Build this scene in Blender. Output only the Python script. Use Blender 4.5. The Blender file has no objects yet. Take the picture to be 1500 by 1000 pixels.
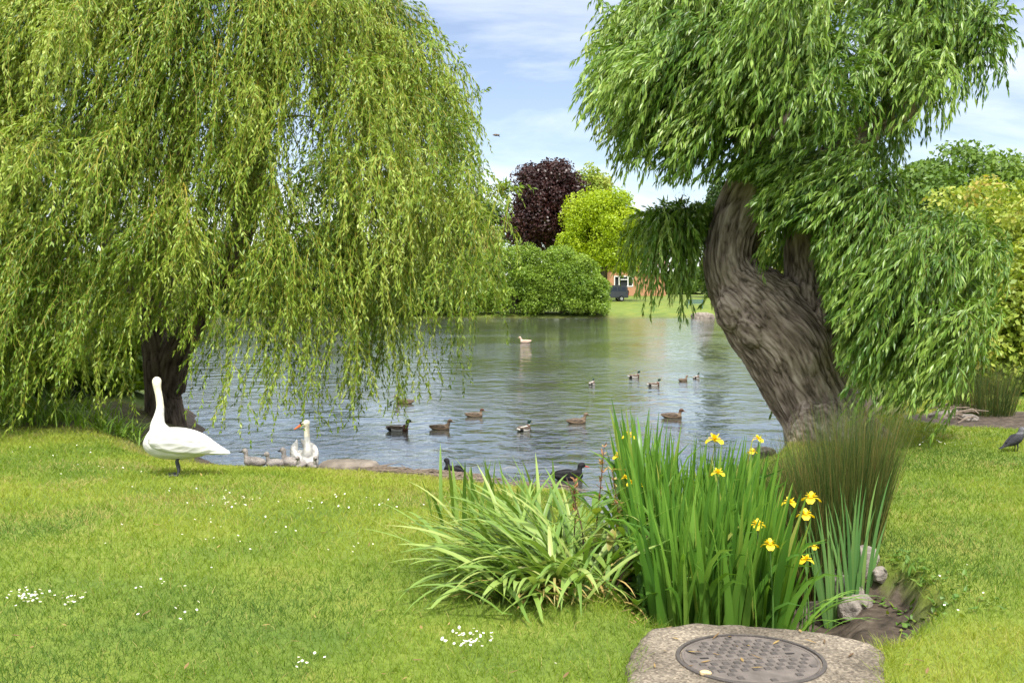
import bpy, bmesh, math, random
import numpy as np
from mathutils import Vector, Matrix

rng = np.random.default_rng(11)
random.seed(11)
R = math.radians
SC = bpy.context.scene
COL = SC.collection
PI = math.pi

# ------------------------------------------------------------------ camera numbers
CAM_Z, FPX, HOR = 1.65, 1560.0, 430.0
PITCH = math.atan((500 - HOR) / FPX)
_f = np.array([0, math.cos(PITCH), -math.sin(PITCH)])
_u = np.array([0, math.sin(PITCH), math.cos(PITCH)])
_r = np.array([1.0, 0, 0])
WATER_Z = -0.65


def ray(px, py):
    d = _f * FPX + _r * (px - 750) + _u * (500 - py)
    return d / d[1]


def W(px, py, d):
    return np.array([0, 0, CAM_Z]) + ray(px, py) * d


def Wt(px, py, z=WATER_Z):
    d = ray(px, py)
    return np.array([0, 0, CAM_Z]) + d * ((z - CAM_Z) / d[2])


# ------------------------------------------------------------------ numpy noise
def _hash(i, j, k, seed):
    h = (i.astype(np.int64) * 374761393 + j.astype(np.int64) * 668265263 + k.astype(np.int64) * 2147483647 + seed * 974634527) & 0xFFFFFFFF
    h = ((h ^ (h >> 13)) * 1274126177) & 0xFFFFFFFF
    h = ((h ^ (h >> 16)) * 2246822519) & 0xFFFFFFFF
    return ((h ^ (h >> 15)) & 0xFFFFFF) / float(0xFFFFFF)


def vnoise(P, seed=0):
    P = np.asarray(P, float)
    I = np.floor(P).astype(np.int64)
    F = P - I
    F = F * F * (3 - 2 * F)
    x, y, z = F[..., 0], F[..., 1], F[..., 2]
    i, j, k = I[..., 0], I[..., 1], I[..., 2]
    c = {}
    for a in (0, 1):
        for b in (0, 1):
            for e in (0, 1):
                c[a, b, e] = _hash(i + a, j + b, k + e, seed)
    x00 = c[0, 0, 0] * (1 - x) + c[1, 0, 0] * x
    x10 = c[0, 1, 0] * (1 - x) + c[1, 1, 0] * x
    x01 = c[0, 0, 1] * (1 - x) + c[1, 0, 1] * x
    x11 = c[0, 1, 1] * (1 - x) + c[1, 1, 1] * x
    y0 = x00 * (1 - y) + x10 * y
    y1 = x01 * (1 - y) + x11 * y
    return y0 * (1 - z) + y1 * z


def fbm(P, oct=4, seed=0):
    P = np.asarray(P, float)
    a, s, t = 0.5, 0.0, 0.0
    for o in range(oct):
        s = s + a * vnoise(P * (2 ** o), seed + o)
        t += a
        a *= 0.5
    return s / t


def n2(x, y, f, seed=0, oct=3):
    return fbm(np.stack([x * f, y * f, np.zeros_like(x) + 0.37], -1), oct, seed)


def sstep(a, b, x):
    t = np.clip((x - a) / (b - a), 0, 1)
    return t * t * (3 - 2 * t)


def nrm(v):
    return v / np.maximum(np.linalg.norm(v, axis=-1, keepdims=True), 1e-9)


# ------------------------------------------------------------------ mesh building
class Acc:
    def __init__(self):
        self.V, self.Q, self.T, self.F, self.MQ, self.MT, self.n = [], [], [], [], [], [], 0

    def add(self, V, Q=None, T=None, tint=0.5, mi=0):
        V = np.asarray(V, float).reshape(-1, 3)
        if Q is not None and len(Q):
            Q = np.asarray(Q, np.int64).reshape(-1, 4)
            self.Q.append(Q + self.n)
            self.MQ.append(np.full(len(Q), mi))
        if T is not None and len(T):
            T = np.asarray(T, np.int64).reshape(-1, 3)
            self.T.append(T + self.n)
            self.MT.append(np.full(len(T), mi))
        self.V.append(V)
        self.F.append(np.broadcast_to(np.asarray(tint, float), (len(V),)).copy())
        self.n += len(V)
        return self

    def mesh(self, name, mats, smooth=False, extra=None):
        V = np.concatenate(self.V)
        Q = np.concatenate(self.Q) if self.Q else np.zeros((0, 4), np.int64)
        T = np.concatenate(self.T) if self.T else np.zeros((0, 3), np.int64)
        mi = np.concatenate(self.MQ + self.MT)
        me = bpy.data.meshes.new(name)
        me.vertices.add(len(V))
        me.vertices.foreach_set('co', V.astype(np.float32).ravel())
        loops = np.concatenate([Q.ravel(), T.ravel()]).astype(np.int32)
        me.loops.add(len(loops))
        me.loops.foreach_set('vertex_index', loops)
        starts = np.concatenate([np.arange(len(Q)) * 4, len(Q) * 4 + np.arange(len(T)) * 3]).astype(np.int32)
        me.polygons.add(len(starts))
        me.polygons.foreach_set('loop_start', starts)
        for m in mats:
            me.materials.append(m)
        me.polygons.foreach_set('material_index', mi.astype(np.int32))
        me.polygons.foreach_set('use_smooth', np.full(len(starts), smooth))
        at = me.attributes.new('tint', 'FLOAT', 'POINT')
        at.data.foreach_set('value', np.concatenate(self.F).astype(np.float32))
        me.update(calc_edges=True)
        me.validate()
        return me

    def build(self, name, mats, parent=None, smooth=False):
        if not isinstance(mats, (list, tuple)):
            mats = [mats]
        return link(name, self.mesh(name, mats, smooth), parent)


def link(name, me, parent=None):
    o = bpy.data.objects.new(name, me)
    COL.objects.link(o)
    if parent is not None:
        o.parent = parent
        o.matrix_parent_inverse = parent.matrix_world.inverted() if parent.type != 'EMPTY' else Matrix.Identity(4)
    return o


def tag(o, label=None, cat=None, group=None, kind=None):
    if label:
        o['label'] = label
    if cat:
        o['category'] = cat
    if group:
        o['group'] = group
    if kind:
        o['kind'] = kind
    return o


def empty(name, loc, label, cat, group=None, rz=0.0):
    o = bpy.data.objects.new(name, None)
    o.empty_display_size = 0.1
    COL.objects.link(o)
    o.location = loc
    o.rotation_euler = (0, 0, rz)
    return tag(o, label, cat, group)


def copy_tree(o, parent=None):
    c = o.copy()
    COL.objects.link(c)
    if parent is not None:
        c.parent = parent
    for ch in list(o.children):
        copy_tree(ch, c)
    return c


def box(a, c, s, mi=0, rz=0.0, tint=0.5):
    x, y, z = s[0] / 2, s[1] / 2, s[2] / 2
    V = np.array([[-x, -y, -z], [x, -y, -z], [x, y, -z], [-x, y, -z], [-x, -y, z], [x, -y, z], [x, y, z], [-x, y, z]])
    if rz:
        cs, sn = math.cos(rz), math.sin(rz)
        V = np.stack([V[:, 0] * cs - V[:, 1] * sn, V[:, 0] * sn + V[:, 1] * cs, V[:, 2]], -1)
    a.add(V + np.array(c), [[0, 3, 2, 1], [4, 5, 6, 7], [0, 1, 5, 4], [1, 2, 6, 5], [2, 3, 7, 6], [3, 0, 4, 7]], mi=mi, tint=tint)
    return a


def tube(path, rad, sides=8, cap=True, lateral=None, rad2=None):
    """rings round a path; lateral given -> ellipse rings (rad along lateral, rad2 across it)"""
    P = np.asarray(path, float)
    n = len(P)
    rad = np.broadcast_to(np.asarray(rad, float), (n,))
    rad2 = rad if rad2 is None else np.broadcast_to(np.asarray(rad2, float), (n,))
    Tn = nrm(np.gradient(P, axis=0))
    if lateral is not None:
        A = np.tile(np.asarray(lateral, float), (n, 1))
        A = nrm(A - Tn * (A * Tn).sum(1, keepdims=True))
    else:
        A = np.zeros((n, 3))
        a = np.array([1.0, 0, 0]) if abs(Tn[0, 0]) < 0.8 else np.array([0, 1.0, 0])
        for i in range(n):
            a = a - Tn[i] * a.dot(Tn[i])
            a = a / max(np.linalg.norm(a), 1e-9)
            A[i] = a
    B = np.cross(Tn, A)
    th = np.arange(sides) / sides * 2 * PI
    V = P[:, None] + A[:, None] * (rad[:, None] * np.cos(th))[..., None] + B[:, None] * (rad2[:, None] * np.sin(th))[..., None]
    V = V.reshape(-1, 3)
    i = np.arange(n - 1)[:, None] * sides
    j = np.arange(sides)
    j2 = (j + 1) % sides
    Q = np.stack([i + j, i + j2, i + sides + j2, i + sides + j], -1).reshape(-1, 4)
    T = []
    if cap:
        V = np.concatenate([V, P[:1], P[-1:]])
        c0, c1 = n * sides, n * sides + 1
        T = [[c0, b, a] for a, b in zip(j, j2)] + [[c1, (n - 1) * sides + a, (n - 1) * sides + b] for a, b in zip(j, j2)]
    return V, Q, np.array(T, np.int64).reshape(-1, 3)


def spline(pts, n):
    """Catmull-Rom through rows of any width"""
    P = np.asarray(pts, float)
    P = np.concatenate([2 * P[:1] - P[1:2], P, 2 * P[-1:] - P[-2:-1]])
    m = len(P) - 3
    t = np.linspace(0, m - 1e-6, n)
    k = t.astype(int)
    u = (t - k)[:, None]
    a, b, c, d = P[k], P[k + 1], P[k + 2], P[k + 3]
    return 0.5 * (2 * b + (c - a) * u + (2 * a - 5 * b + 4 * c - d) * u ** 2 + (3 * b - a - 3 * c + d) * u ** 3)


def voxel_mesh(acc, size, smooth_iter=0, smooth_fac=0.5):
    me = acc.mesh('temporary', [])
    o = link('temporary', me)
    m = o.modifiers.new('r', 'REMESH')
    m.mode = 'VOXEL'
    m.voxel_size = size
    m.adaptivity = 0
    if smooth_iter:
        s = o.modifiers.new('s', 'SMOOTH')
        s.iterations = smooth_iter
        s.factor = smooth_fac
    dg = bpy.context.evaluated_depsgraph_get()
    me2 = bpy.data.meshes.new_from_object(o.evaluated_get(dg))
    bpy.data.objects.remove(o)
    bpy.data.meshes.remove(me)
    n = len(me2.vertices)
    V = np.zeros(n * 3, np.float32)
    me2.vertices.foreach_get('co', V)
    N = np.zeros(n * 3, np.float32)
    me2.vertices.foreach_get('normal', N)
    return me2, V.reshape(-1, 3).astype(float), N.reshape(-1, 3).astype(float)


# ------------------------------------------------------------------ materials
def new_mat(name):
    m = bpy.data.materials.new(name)
    m.use_nodes = True
    nt = m.node_tree
    nt.nodes.clear()
    out = nt.nodes.new('ShaderNodeOutputMaterial')
    return m, nt, out


def N(nt, t, **kw):
    n = nt.nodes.new('ShaderNode' + t)
    for k, v in kw.items():
        if k in n.inputs:
            n.inputs[k].default_value = v
        else:
            setattr(n, k, v)
    return n


def ramp(nt, cols, pos=None):
    r = N(nt, 'ValToRGB')
    el = r.color_ramp.elements
    pos = pos or [i / (len(cols) - 1) for i in range(len(cols))]
    while len(el) < len(cols):
        el.new(0.5)
    for e, c, p in zip(el, cols, pos):
        e.position = p
        e.color = (*c, 1)
    return r


def leaf_mat(name, cols, trans=0.35, rough=0.45, spec=0.35, pos=None, noise=None):
    m, nt, out = new_mat(name)
    at = N(nt, 'Attribute', attribute_name='tint')
    r = ramp(nt, cols, pos)
    nt.links.new(at.outputs['Fac'], r.inputs[0])
    p = N(nt, 'BsdfPrincipled', Roughness=rough)
    p.inputs['Specular IOR Level'].default_value = spec
    t = N(nt, 'BsdfTranslucent')
    nt.links.new(r.outputs[0], p.inputs['Base Color'])
    br = N(nt, 'HueSaturation', Hue=0.485, Saturation=1.1, Value=1.15)
    nt.links.new(r.outputs[0], br.inputs['Color'])
    nt.links.new(br.outputs[0], t.inputs['Color'])
    mx = N(nt, 'MixShader', Fac=trans)
    nt.links.new(p.outputs[0], mx.inputs[1])
    nt.links.new(t.outputs[0], mx.inputs[2])
    nt.links.new(mx.outputs[0], out.inputs[0])
    return m


def plain(name, col, rough=0.6, var=0.15, scale=8.0, bump=0.0, bscale=40.0, metallic=0.0, spec=0.4, col2=None):
    m, nt, out = new_mat(name)
    tc = N(nt, 'TexCoord')
    no = N(nt, 'TexNoise', Scale=scale, Detail=5.0)
    nt.links.new(tc.outputs['Object'], no.inputs['Vector'])
    c2 = col2 or tuple(min(1, c * (1 + var)) for c in col)
    c1 = col if col2 else tuple(c * (1 - var) for c in col)
    r = ramp(nt, [c1, c2], [0.3, 0.7])
    nt.links.new(no.outputs['Fac'], r.inputs[0])
    p = N(nt, 'BsdfPrincipled', Roughness=rough, Metallic=metallic)
    p.inputs['Specular IOR Level'].default_value = spec
    nt.links.new(r.outputs[0], p.inputs['Base Color'])
    if bump:
        nb = N(nt, 'TexNoise', Scale=bscale, Detail=6.0)
        nt.links.new(tc.outputs['Object'], nb.inputs['Vector'])
        b = N(nt, 'Bump', Strength=bump, Distance=0.02)
        nt.links.new(nb.outputs['Fac'], b.inputs['Height'])
        nt.links.new(b.outputs[0], p.inputs['Normal'])
    nt.links.new(p.outputs[0], out.inputs[0])
    return m


def feather_mat(name, col, col2, scale=30.0, bump=0.25, stretch=(1, 1, 1), rough=0.75):
    m, nt, out = new_mat(name)
    tc = N(nt, 'TexCoord')
    mp = N(nt, 'Mapping')
    mp.inputs['Scale'].default_value = stretch
    nt.links.new(tc.outputs['Object'], mp.inputs[0])
    v = N(nt, 'TexVoronoi', Scale=scale)
    nt.links.new(mp.outputs[0], v.inputs['Vector'])
    no = N(nt, 'TexNoise', Scale=scale * 0.5, Detail=4.0)
    nt.links.new(mp.outputs[0], no.inputs['Vector'])
    mx = N(nt, 'Math', operation='MULTIPLY')
    nt.links.new(v.outputs['Distance'], mx.inputs[0])
    nt.links.new(no.outputs['Fac'], mx.inputs[1])
    r = ramp(nt, [col2, col], [0.05, 0.45])
    nt.links.new(mx.outputs[0], r.inputs[0])
    p = N(nt, 'BsdfPrincipled', Roughness=rough)
    p.inputs['Specular IOR Level'].default_value = 0.2
    nt.links.new(r.outputs[0], p.inputs['Base Color'])
    b = N(nt, 'Bump', Strength=bump, Distance=0.01)
    nt.links.new(v.outputs['Distance'], b.inputs['Height'])
    nt.links.new(b.outputs[0], p.inputs['Normal'])
    nt.links.new(p.outputs[0], out.inputs[0])
    return m


def bark_mat(name, dark, mid, light, k=1.0):
    m, nt, out = new_mat(name)
    at = N(nt, 'Attribute', attribute_name='bark')
    mp = N(nt, 'Mapping')
    mp.inputs['Scale'].default_value = (1, 1, 0.12)
    nt.links.new(at.outputs['Vector'], mp.inputs[0])
    n1 = N(nt, 'TexNoise', Scale=16.0 * k, Detail=7.0, Roughness=0.62, Distortion=0.5)
    nt.links.new(mp.outputs[0], n1.inputs['Vector'])
    n2_ = N(nt, 'TexNoise', Scale=2.2, Detail=4.0)
    nt.links.new(at.outputs['Vector'], n2_.inputs['Vector'])
    ct = N(nt, 'Attribute', attribute_name='tint')
    ad = N(nt, 'Math', operation='MULTIPLY_ADD')
    ad.inputs[1].default_value = 0.5
    nt.links.new(n1.outputs['Fac'], ad.inputs[0])
    hm = N(nt, 'Math', operation='MULTIPLY')
    hm.inputs[1].default_value = 0.42
    nt.links.new(ct.outputs['Fac'], hm.inputs[0])
    nt.links.new(hm.outputs[0], ad.inputs[2])
    r = ramp(nt, [dark, mid, light], [0.27, 0.46, 0.72])
    nt.links.new(ad.outputs[0], r.inputs[0])
    mo = N(nt, 'MixRGB', blend_type='MIX')
    mo.inputs[2].default_value = (mid[0] * 0.75, mid[1] * 0.85, mid[2] * 0.6, 1)
    rr = ramp(nt, [(0, 0, 0), (0.5, 0.5, 0.5)], [0.5, 0.75])
    nt.links.new(n2_.outputs['Fac'], rr.inputs[0])
    nt.links.new(rr.outputs[0], mo.inputs[0])
    nt.links.new(r.outputs[0], mo.inputs[1])
    p = N(nt, 'BsdfPrincipled', Roughness=0.85)
    p.inputs['Specular IOR Level'].default_value = 0.2
    nt.links.new(mo.outputs[0], p.inputs['Base Color'])
    b = N(nt, 'Bump', Strength=1.0, Distance=0.035)
    nt.links.new(n1.outputs['Fac'], b.inputs['Height'])
    nt.links.new(b.outputs[0], p.inputs['Normal'])
    nt.links.new(p.outputs[0], out.inputs[0])
    return m


# ------------------------------------------------------------------ terrain
POND = np.array([(-60, 101), (-34, 80), (-22, 55), (-13, 36), (-8.5, 25), (-6.2, 20.5), (-5.2, 17.8), (-4.6, 15.2), (-3.9, 14.0),
                 (-2.9, 13.75), (-1.75, 13.55), (-0.5, 12.9), (0.65, 12.0), (1.35, 11.4), (2.0, 11.6), (2.7, 12.4), (3.2, 13.6),
                 (3.9, 15.2), (4.8, 15.9), (5.6, 16.2), (6.0, 17.4), (6.5, 20), (7.6, 25), (10.5, 33), (18, 47), (26, 61), (38, 80), (60, 101),
                 (40, 102.5), (22, 101.5), (14, 102.5), (4, 101.5), (-10, 102), (-30, 101)], float)
DITCH = np.array([(1.38, 5.75), (1.5, 6.6), (1.45, 8.0), (1.3, 9.6), (1.4, 11.6)], float)


def seg_dist(x, y, P, closed):
    Q = np.roll(P, -1, 0) if closed else P[1:]
    Ps = P if closed else P[:-1]
    best = np.full(x.shape, 1e9)
    for (ax, ay), (bx, by) in zip(Ps, Q):
        dx, dy = bx - ax, by - ay
        t = np.clip(((x - ax) * dx + (y - ay) * dy) / (dx * dx + dy * dy), 0, 1)
        best = np.minimum(best, (x - ax - t * dx) ** 2 + (y - ay - t * dy) ** 2)
    return np.sqrt(best)


def inside(x, y, P):
    c = np.zeros(x.shape, bool)
    Q = np.roll(P, -1, 0)
    for (ax, ay), (bx, by) in zip(P, Q):
        cond = (ay > y) != (by > y)
        xi = (bx - ax) * (y - ay) / (by - ay + 1e-12) + ax
        c ^= cond & (x < xi)
    return c


def shore(x, y):
    s = seg_dist(x, y, POND, True)
    s = np.where(inside(x, y, POND), -s, s)
    return s + (n2(x, y, 1.7, 3) - 0.5) * 0.35 * sstep(0, 1, np.abs(s) + 0.6)


def ditch_amt(x, y):
    D = seg_dist(x, y, DITCH, False) + (n2(x, y, 3.0, 9) - 0.5) * 0.3
    e = np.hypot((x - 2.0) / 0.40, (y - 6.15) / 0.80) + (n2(x, y, 3.0, 10) - 0.5) * 0.35
    return np.maximum(1 - sstep(0.35, 0.95, D), (1 - sstep(0.75, 1.08, e)) * 0.62)


def mud_patch(x, y):
    e = ((x - 7.3) / 1.75) ** 2 + ((y - 14.9) / 1.15) ** 2
    e = e + (n2(x, y, 1.5, 21) - 0.5) * 0.8
    return 1 - sstep(0.75, 1.1, e)


def terrain(x, y, want_mud=False):
    x = np.asarray(x, float)
    y = np.asarray(y, float)
    near = -0.06 * sstep(6, 10, y) - 0.06 * sstep(9, 14, y)
    far = -0.3 + np.clip((y - 103) / 62.0, 0, 1) * 1.6 + np.clip(y - 165, 0, 400) * 0.01
    zb = near + (far - near) * sstep(45, 103, y)
    zb = zb + 0.035 * (n2(x, y, 0.55, 5) - 0.5) + 0.02 * (n2(x, y, 2.5, 6) - 0.5)
    s = shore(x, y)
    w = np.interp(x, [-7, -5, -3.6, -0.3, 0.8, 2.0, 3.2], [1.2, 1.6, 3.6, 3.3, 2.2, 1.2, 0.55])
    w = w + (0.6 - w) * sstep(25, 60, y)
    t = np.clip(s / w, 0, 1)
    prof = np.minimum(0.1 * np.clip(s / 0.1, 0, 1), 0.1) + 0.9 * (0.55 * t + 0.45 * sstep(0, 1, t))
    z = WATER_Z + (zb - WATER_Z) * prof
    z = np.where(s < 0, WATER_Z - np.minimum(0.7, -s * 0.45), z)
    da = ditch_amt(x, y)
    z = z - da * 0.42 * np.clip((z + 0.75) / 0.4, 0, 1)
    if not want_mud:
        return z
    edge = 0.30 + (n2(x, y, 2.2, 8) - 0.5) * 0.5 + 0.45 * sstep(40, 80, y)
    mud = np.maximum(1 - sstep(edge * 0.7, edge * 1.3 + 0.05, s), sstep(0.12, 0.4, da))
    mud = np.maximum(mud, mud_patch(x, y))
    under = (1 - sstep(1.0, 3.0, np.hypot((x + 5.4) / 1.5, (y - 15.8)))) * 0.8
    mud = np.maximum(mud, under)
    return z, mud


def G(px, py):
    """where the sight line through a pixel first meets the ground"""
    d = np.concatenate([np.linspace(3, 30, 6000), np.linspace(30, 260, 6000)])
    r = ray(px, py)
    P = np.array([0, 0, CAM_Z]) + d[:, None] * r
    hit = np.where(P[:, 2] <= terrain(P[:, 0], P[:, 1]))[0]
    i = hit[0] if len(hit) else -1
    return P[i]


def ground_at(x, y):
    return float(terrain(np.array([x]), np.array([y]))[0])


def graded(fine_a, fine_b, step, lo, hi, grow=1.13):
    v = list(np.arange(fine_a, fine_b + 1e-6, step))
    s = step
    while v[-1] < hi:
        s *= grow
        v.append(v[-1] + s)
    s = step
    while v[0] > lo:
        s *= grow
        v.insert(0, v[0] - s)
    return np.array(v)


gx = graded(-6.5, 8.5, 0.075, -420, 420)
gy = graded(3.5, 17.5, 0.075, -60, 700, 1.06)
XX, YY = np.meshgrid(gx, gy)
ZZ, MUD = terrain(XX, YY, True)
nx, ny = len(gx), len(gy)
idx = np.arange(nx * ny).reshape(ny, nx)
quads = np.stack([idx[:-1, :-1], idx[:-1, 1:], idx[1:, 1:], idx[1:, :-1]], -1).reshape(-1, 4)
rough = MUD * 0.03 * (fbm(np.stack([XX * 9, YY * 9, XX * 0], -1), 3, 31) - 0.5) * (YY < 18)


def ground_mat():
    m, nt, out = new_mat('lawn_and_mud')
    tc = N(nt, 'TexCoord')
    at = N(nt, 'Attribute', attribute_name='tint')
    n1 = N(nt, 'TexNoise', Scale=0.9, Detail=6.0)
    n2_ = N(nt, 'TexNoise', Scale=28.0, Detail=4.0)
    for n in (n1, n2_):
        nt.links.new(tc.outputs['Object'], n.inputs['Vector'])
    g1 = ramp(nt, [(0.095, 0.155, 0.022), (0.165, 0.22, 0.03), (0.23, 0.23, 0.045)], [0.35, 0.55, 0.72])
    nt.links.new(n1.outputs['Fac'], g1.inputs[0])
    mxa = N(nt, 'MixRGB', blend_type='MULTIPLY')
    mxa.inputs[0].default_value = 0.8
    g2 = ramp(nt, [(0.55, 0.55, 0.45), (1, 1, 1)], [0.3, 0.62])
    nt.links.new(n2_.outputs['Fac'], g2.inputs[0])
    nt.links.new(g1.outputs[0], mxa.inputs[1])
    nt.links.new(g2.outputs[0], mxa.inputs[2])
    n3 = N(nt, 'TexNoise', Scale=9.0, Detail=8.0, Roughness=0.65)
    nt.links.new(tc.outputs['Object'], n3.inputs['Vector'])
    md = ramp(nt, [(0.022, 0.017, 0.012), (0.075, 0.057, 0.042), (0.17, 0.135, 0.105)], [0.3, 0.52, 0.75])
    nt.links.new(n3.outputs['Fac'], md.inputs[0])
    mx = N(nt, 'MixRGB')
    nt.links.new(at.outputs['Fac'], mx.inputs[0])
    nt.links.new(mxa.outputs[0], mx.inputs[1])
    nt.links.new(md.outputs[0], mx.inputs[2])
    p = N(nt, 'BsdfPrincipled', Roughness=0.85)
    p.inputs['Specular IOR Level'].default_value = 0.25
    nt.links.new(mx.outputs[0], p.inputs['Base Color'])
    b = N(nt, 'Bump', Strength=0.6, Distance=0.03)
    nt.links.new(n3.outputs['Fac'], b.inputs['Height'])
    nt.links.new(b.outputs[0], p.inputs['Normal'])
    nt.links.new(p.outputs[0], out.inputs[0])
    return m


a = Acc()
a.add(np.stack([XX, YY, ZZ + rough], -1).reshape(-1, 3), quads, tint=MUD.ravel())
tag(a.build('ground', ground_mat(), smooth=True), kind='structure')


# ------------------------------------------------------------------ water
def water_mat():
    m, nt, out = new_mat('pond_water')
    tc = N(nt, 'TexCoord')
    mp = N(nt, 'Mapping')
    mp.inputs['Scale'].default_value = (1.25, 1.0, 1.0)
    nt.links.new(tc.outputs['Object'], mp.inputs[0])
    n1 = N(nt, 'TexNoise', Scale=3.6, Detail=4.0, Roughness=0.6, Distortion=0.5)
    n2_ = N(nt, 'TexNoise', Scale=1.3, Detail=2.0)
    n3 = N(nt, 'TexNoise', Scale=0.16, Detail=3.0)
    for n in (n1, n2_, n3):
        nt.links.new(mp.outputs[0], n.inputs['Vector'])
    calm = ramp(nt, [(0.3,) * 3, (1,) * 3], [0.4, 0.62])
    nt.links.new(n3.outputs['Fac'], calm.inputs[0])
    ml = N(nt, 'Math', operation='MULTIPLY')
    nt.links.new(n1.outputs['Fac'], ml.inputs[0])
    nt.links.new(calm.outputs[0], ml.inputs[1])
    ad = N(nt, 'Math', operation='MULTIPLY_ADD')
    ad.inputs[1].default_value = 1.4
    nt.links.new(n2_.outputs['Fac'], ad.inputs[0])
    nt.links.new(ml.outputs[0], ad.inputs[2])
    b = N(nt, 'Bump', Strength=1.0, Distance=0.028)
    nt.links.new(ad.outputs[0], b.inputs['Height'])
    p = N(nt, 'BsdfPrincipled', Roughness=0.03, IOR=1.65)
    p.inputs['Base Color'].default_value = (0.062, 0.066, 0.054, 1)
    nt.links.new(b.outputs[0], p.inputs['Normal'])
    nt.links.new(p.outputs[0], out.inputs[0])
    return m


a = Acc()
a.add([[-90, 9, WATER_Z], [90, 9, WATER_Z], [90, 110, WATER_Z], [-90, 110, WATER_Z]], [[0, 1, 2, 3]])
tag(a.build('water', water_mat()), kind='structure')

# ------------------------------------------------------------------ slab and manhole
M_CONC, nt, out = new_mat('weathered_concrete')
tc = N(nt, 'TexCoord')
na = N(nt, 'TexNoise', Scale=3.0, Detail=5.0)
nb = N(nt, 'TexVoronoi', Scale=95.0)
nc = N(nt, 'TexNoise', Scale=45.0, Detail=6.0, Roughness=0.7)
for n in (na, nb, nc):
    nt.links.new(tc.outputs['Object'], n.inputs['Vector'])
r1 = ramp(nt, [(0.09, 0.079, 0.064), (0.215, 0.192, 0.162)], [0.35, 0.65])
nt.links.new(na.outputs['Fac'], r1.inputs[0])
r2 = ramp(nt, [(0.42, 0.4, 0.38), (1, 1, 1), (1.0, 0.97, 0.9)], [0.32, 0.52, 0.7])
nt.links.new(nc.outputs['Fac'], r2.inputs[0])
mx = N(nt, 'MixRGB', blend_type='MULTIPLY')
mx.inputs[0].default_value = 0.9
nt.links.new(r1.outputs[0], mx.inputs[1])
nt.links.new(r2.outputs[0], mx.inputs[2])
peb = ramp(nt, [(0.28, 0.25, 0.22), (0.5, 0.48, 0.44), (0.85, 0.8, 0.72)], [0.1, 0.5, 0.9])
nt.links.new(nb.outputs['Color'], peb.inputs[0])
mx2 = N(nt, 'MixRGB', blend_type='OVERLAY')
mx2.inputs[0].default_value = 0.85
nt.links.new(mx.outputs[0], mx2.inputs[1])
nt.links.new(peb.outputs[0], mx2.inputs[2])
p = N(nt, 'BsdfPrincipled', Roughness=0.9)
p.inputs['Specular IOR Level'].default_value = 0.2
nt.links.new(mx2.outputs[0], p.inputs['Base Color'])
b = N(nt, 'Bump', Strength=0.55, Distance=0.006)
nt.links.new(nc.outputs['Fac'], b.inputs['Height'])
b2 = N(nt, 'Bump', Strength=0.35, Distance=0.004)
nt.links.new(nb.outputs['Distance'], b2.inputs['Height'])
nt.links.new(b.outputs[0], b2.inputs['Normal'])
nt.links.new(b2.outputs[0], p.inputs['Normal'])
nt.links.new(p.outputs[0], out.inputs[0])

SLAB_Z = 0.035
corner = [Wt(x, y, SLAB_Z)[:2] for x, y in ((944, 911), (1010, 909), (1090, 911), (1170, 917), (1250, 928), (1290, 938), (1300, 958), (1296, 985), (1290, 1040), (1270, 1100), (1090, 1120), (950, 1105), (925, 1040), (917, 985), (914, 965), (930, 940))]
oc = np.array(corner)
SLABP = oc
cn = oc.mean(0)
oc = 0.25 * np.roll(oc, 1, 0) + 0.5 * oc + 0.25 * np.roll(oc, -1, 0)
rim = spline(np.concatenate([oc, oc[:1]]), 161)[:-1]
jit = 1 + 0.055 * (fbm(np.concatenate([rim * 9, np.zeros((160, 1))], 1), 4, 41) - 0.5) * 2
rim = cn + (rim - cn) * jit[:, None]
fr = np.array([0.0, 0.2, 0.4, 0.6, 0.75, 0.88, 0.955, 0.99, 1.0, 1.004])
zz = np.array([0, 0, 0, 0, 0, -0.002, -0.005, -0.014, -0.04, -0.6])
V, Q, T = [np.array([[cn[0], cn[1], SLAB_Z]])], [], []
for k, (f, z) in enumerate(zip(fr[1:], zz[1:])):
    ring = cn + (rim - cn) * f
    h = 0.006 * (fbm(np.concatenate([ring * 7, np.zeros((160, 1))], 1), 3, 44) - 0.5)
    V.append(np.concatenate([ring, (SLAB_Z + z + h)[:, None]], 1))
j = np.arange(160)
T = np.stack([np.zeros(160, int), 1 + j, 1 + (j + 1) % 160], -1)
for k in range(len(fr) - 2):
    o = 1 + k * 160
    Q.append(np.stack([o + j, o + 160 + j, o + 160 + (j + 1) % 160, o + (j + 1) % 160], -1))
a = Acc()
a.add(np.concatenate(V), np.concatenate(Q), T)
tag(a.build('concrete_slab', M_CONC, smooth=True), 'weathered pebbly concrete slab set in the lawn around the round iron manhole cover', 'slab')

M_IRON = plain('rusty_cast_iron', (0.05, 0.043, 0.039), rough=0.6, scale=14, bump=0.4, bscale=140, metallic=0.1, col2=(0.09, 0.077, 0.07))
M_DUST = plain('dusty_iron', (0.085, 0.072, 0.062), rough=0.85, scale=12, bump=0.4, bscale=160, col2=(0.155, 0.132, 0.115))
M_HOLE = plain('dark_hole', (0.015, 0.013, 0.012), rough=0.9)
mc = Wt(1099, 965, SLAB_Z)
mh = empty('manhole_cover', (mc[0], mc[1], SLAB_Z), 'round studded cast iron manhole cover in the concrete slab', 'manhole cover', rz=R(9))
MR = 0.305


def lathe(prof, n=96):
    th = np.arange(n) / n * 2 * PI
    V = np.concatenate([np.stack([np.cos(th) * r, np.sin(th) * r, np.full(n, z)], -1) for r, z in prof])
    j = np.arange(n)
    Q = [np.stack([k * n + j, k * n + (j + 1) % n, (k + 1) * n + (j + 1) % n, (k + 1) * n + j], -1) for k in range(len(prof) - 1)]
    return V, np.concatenate(Q)


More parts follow.
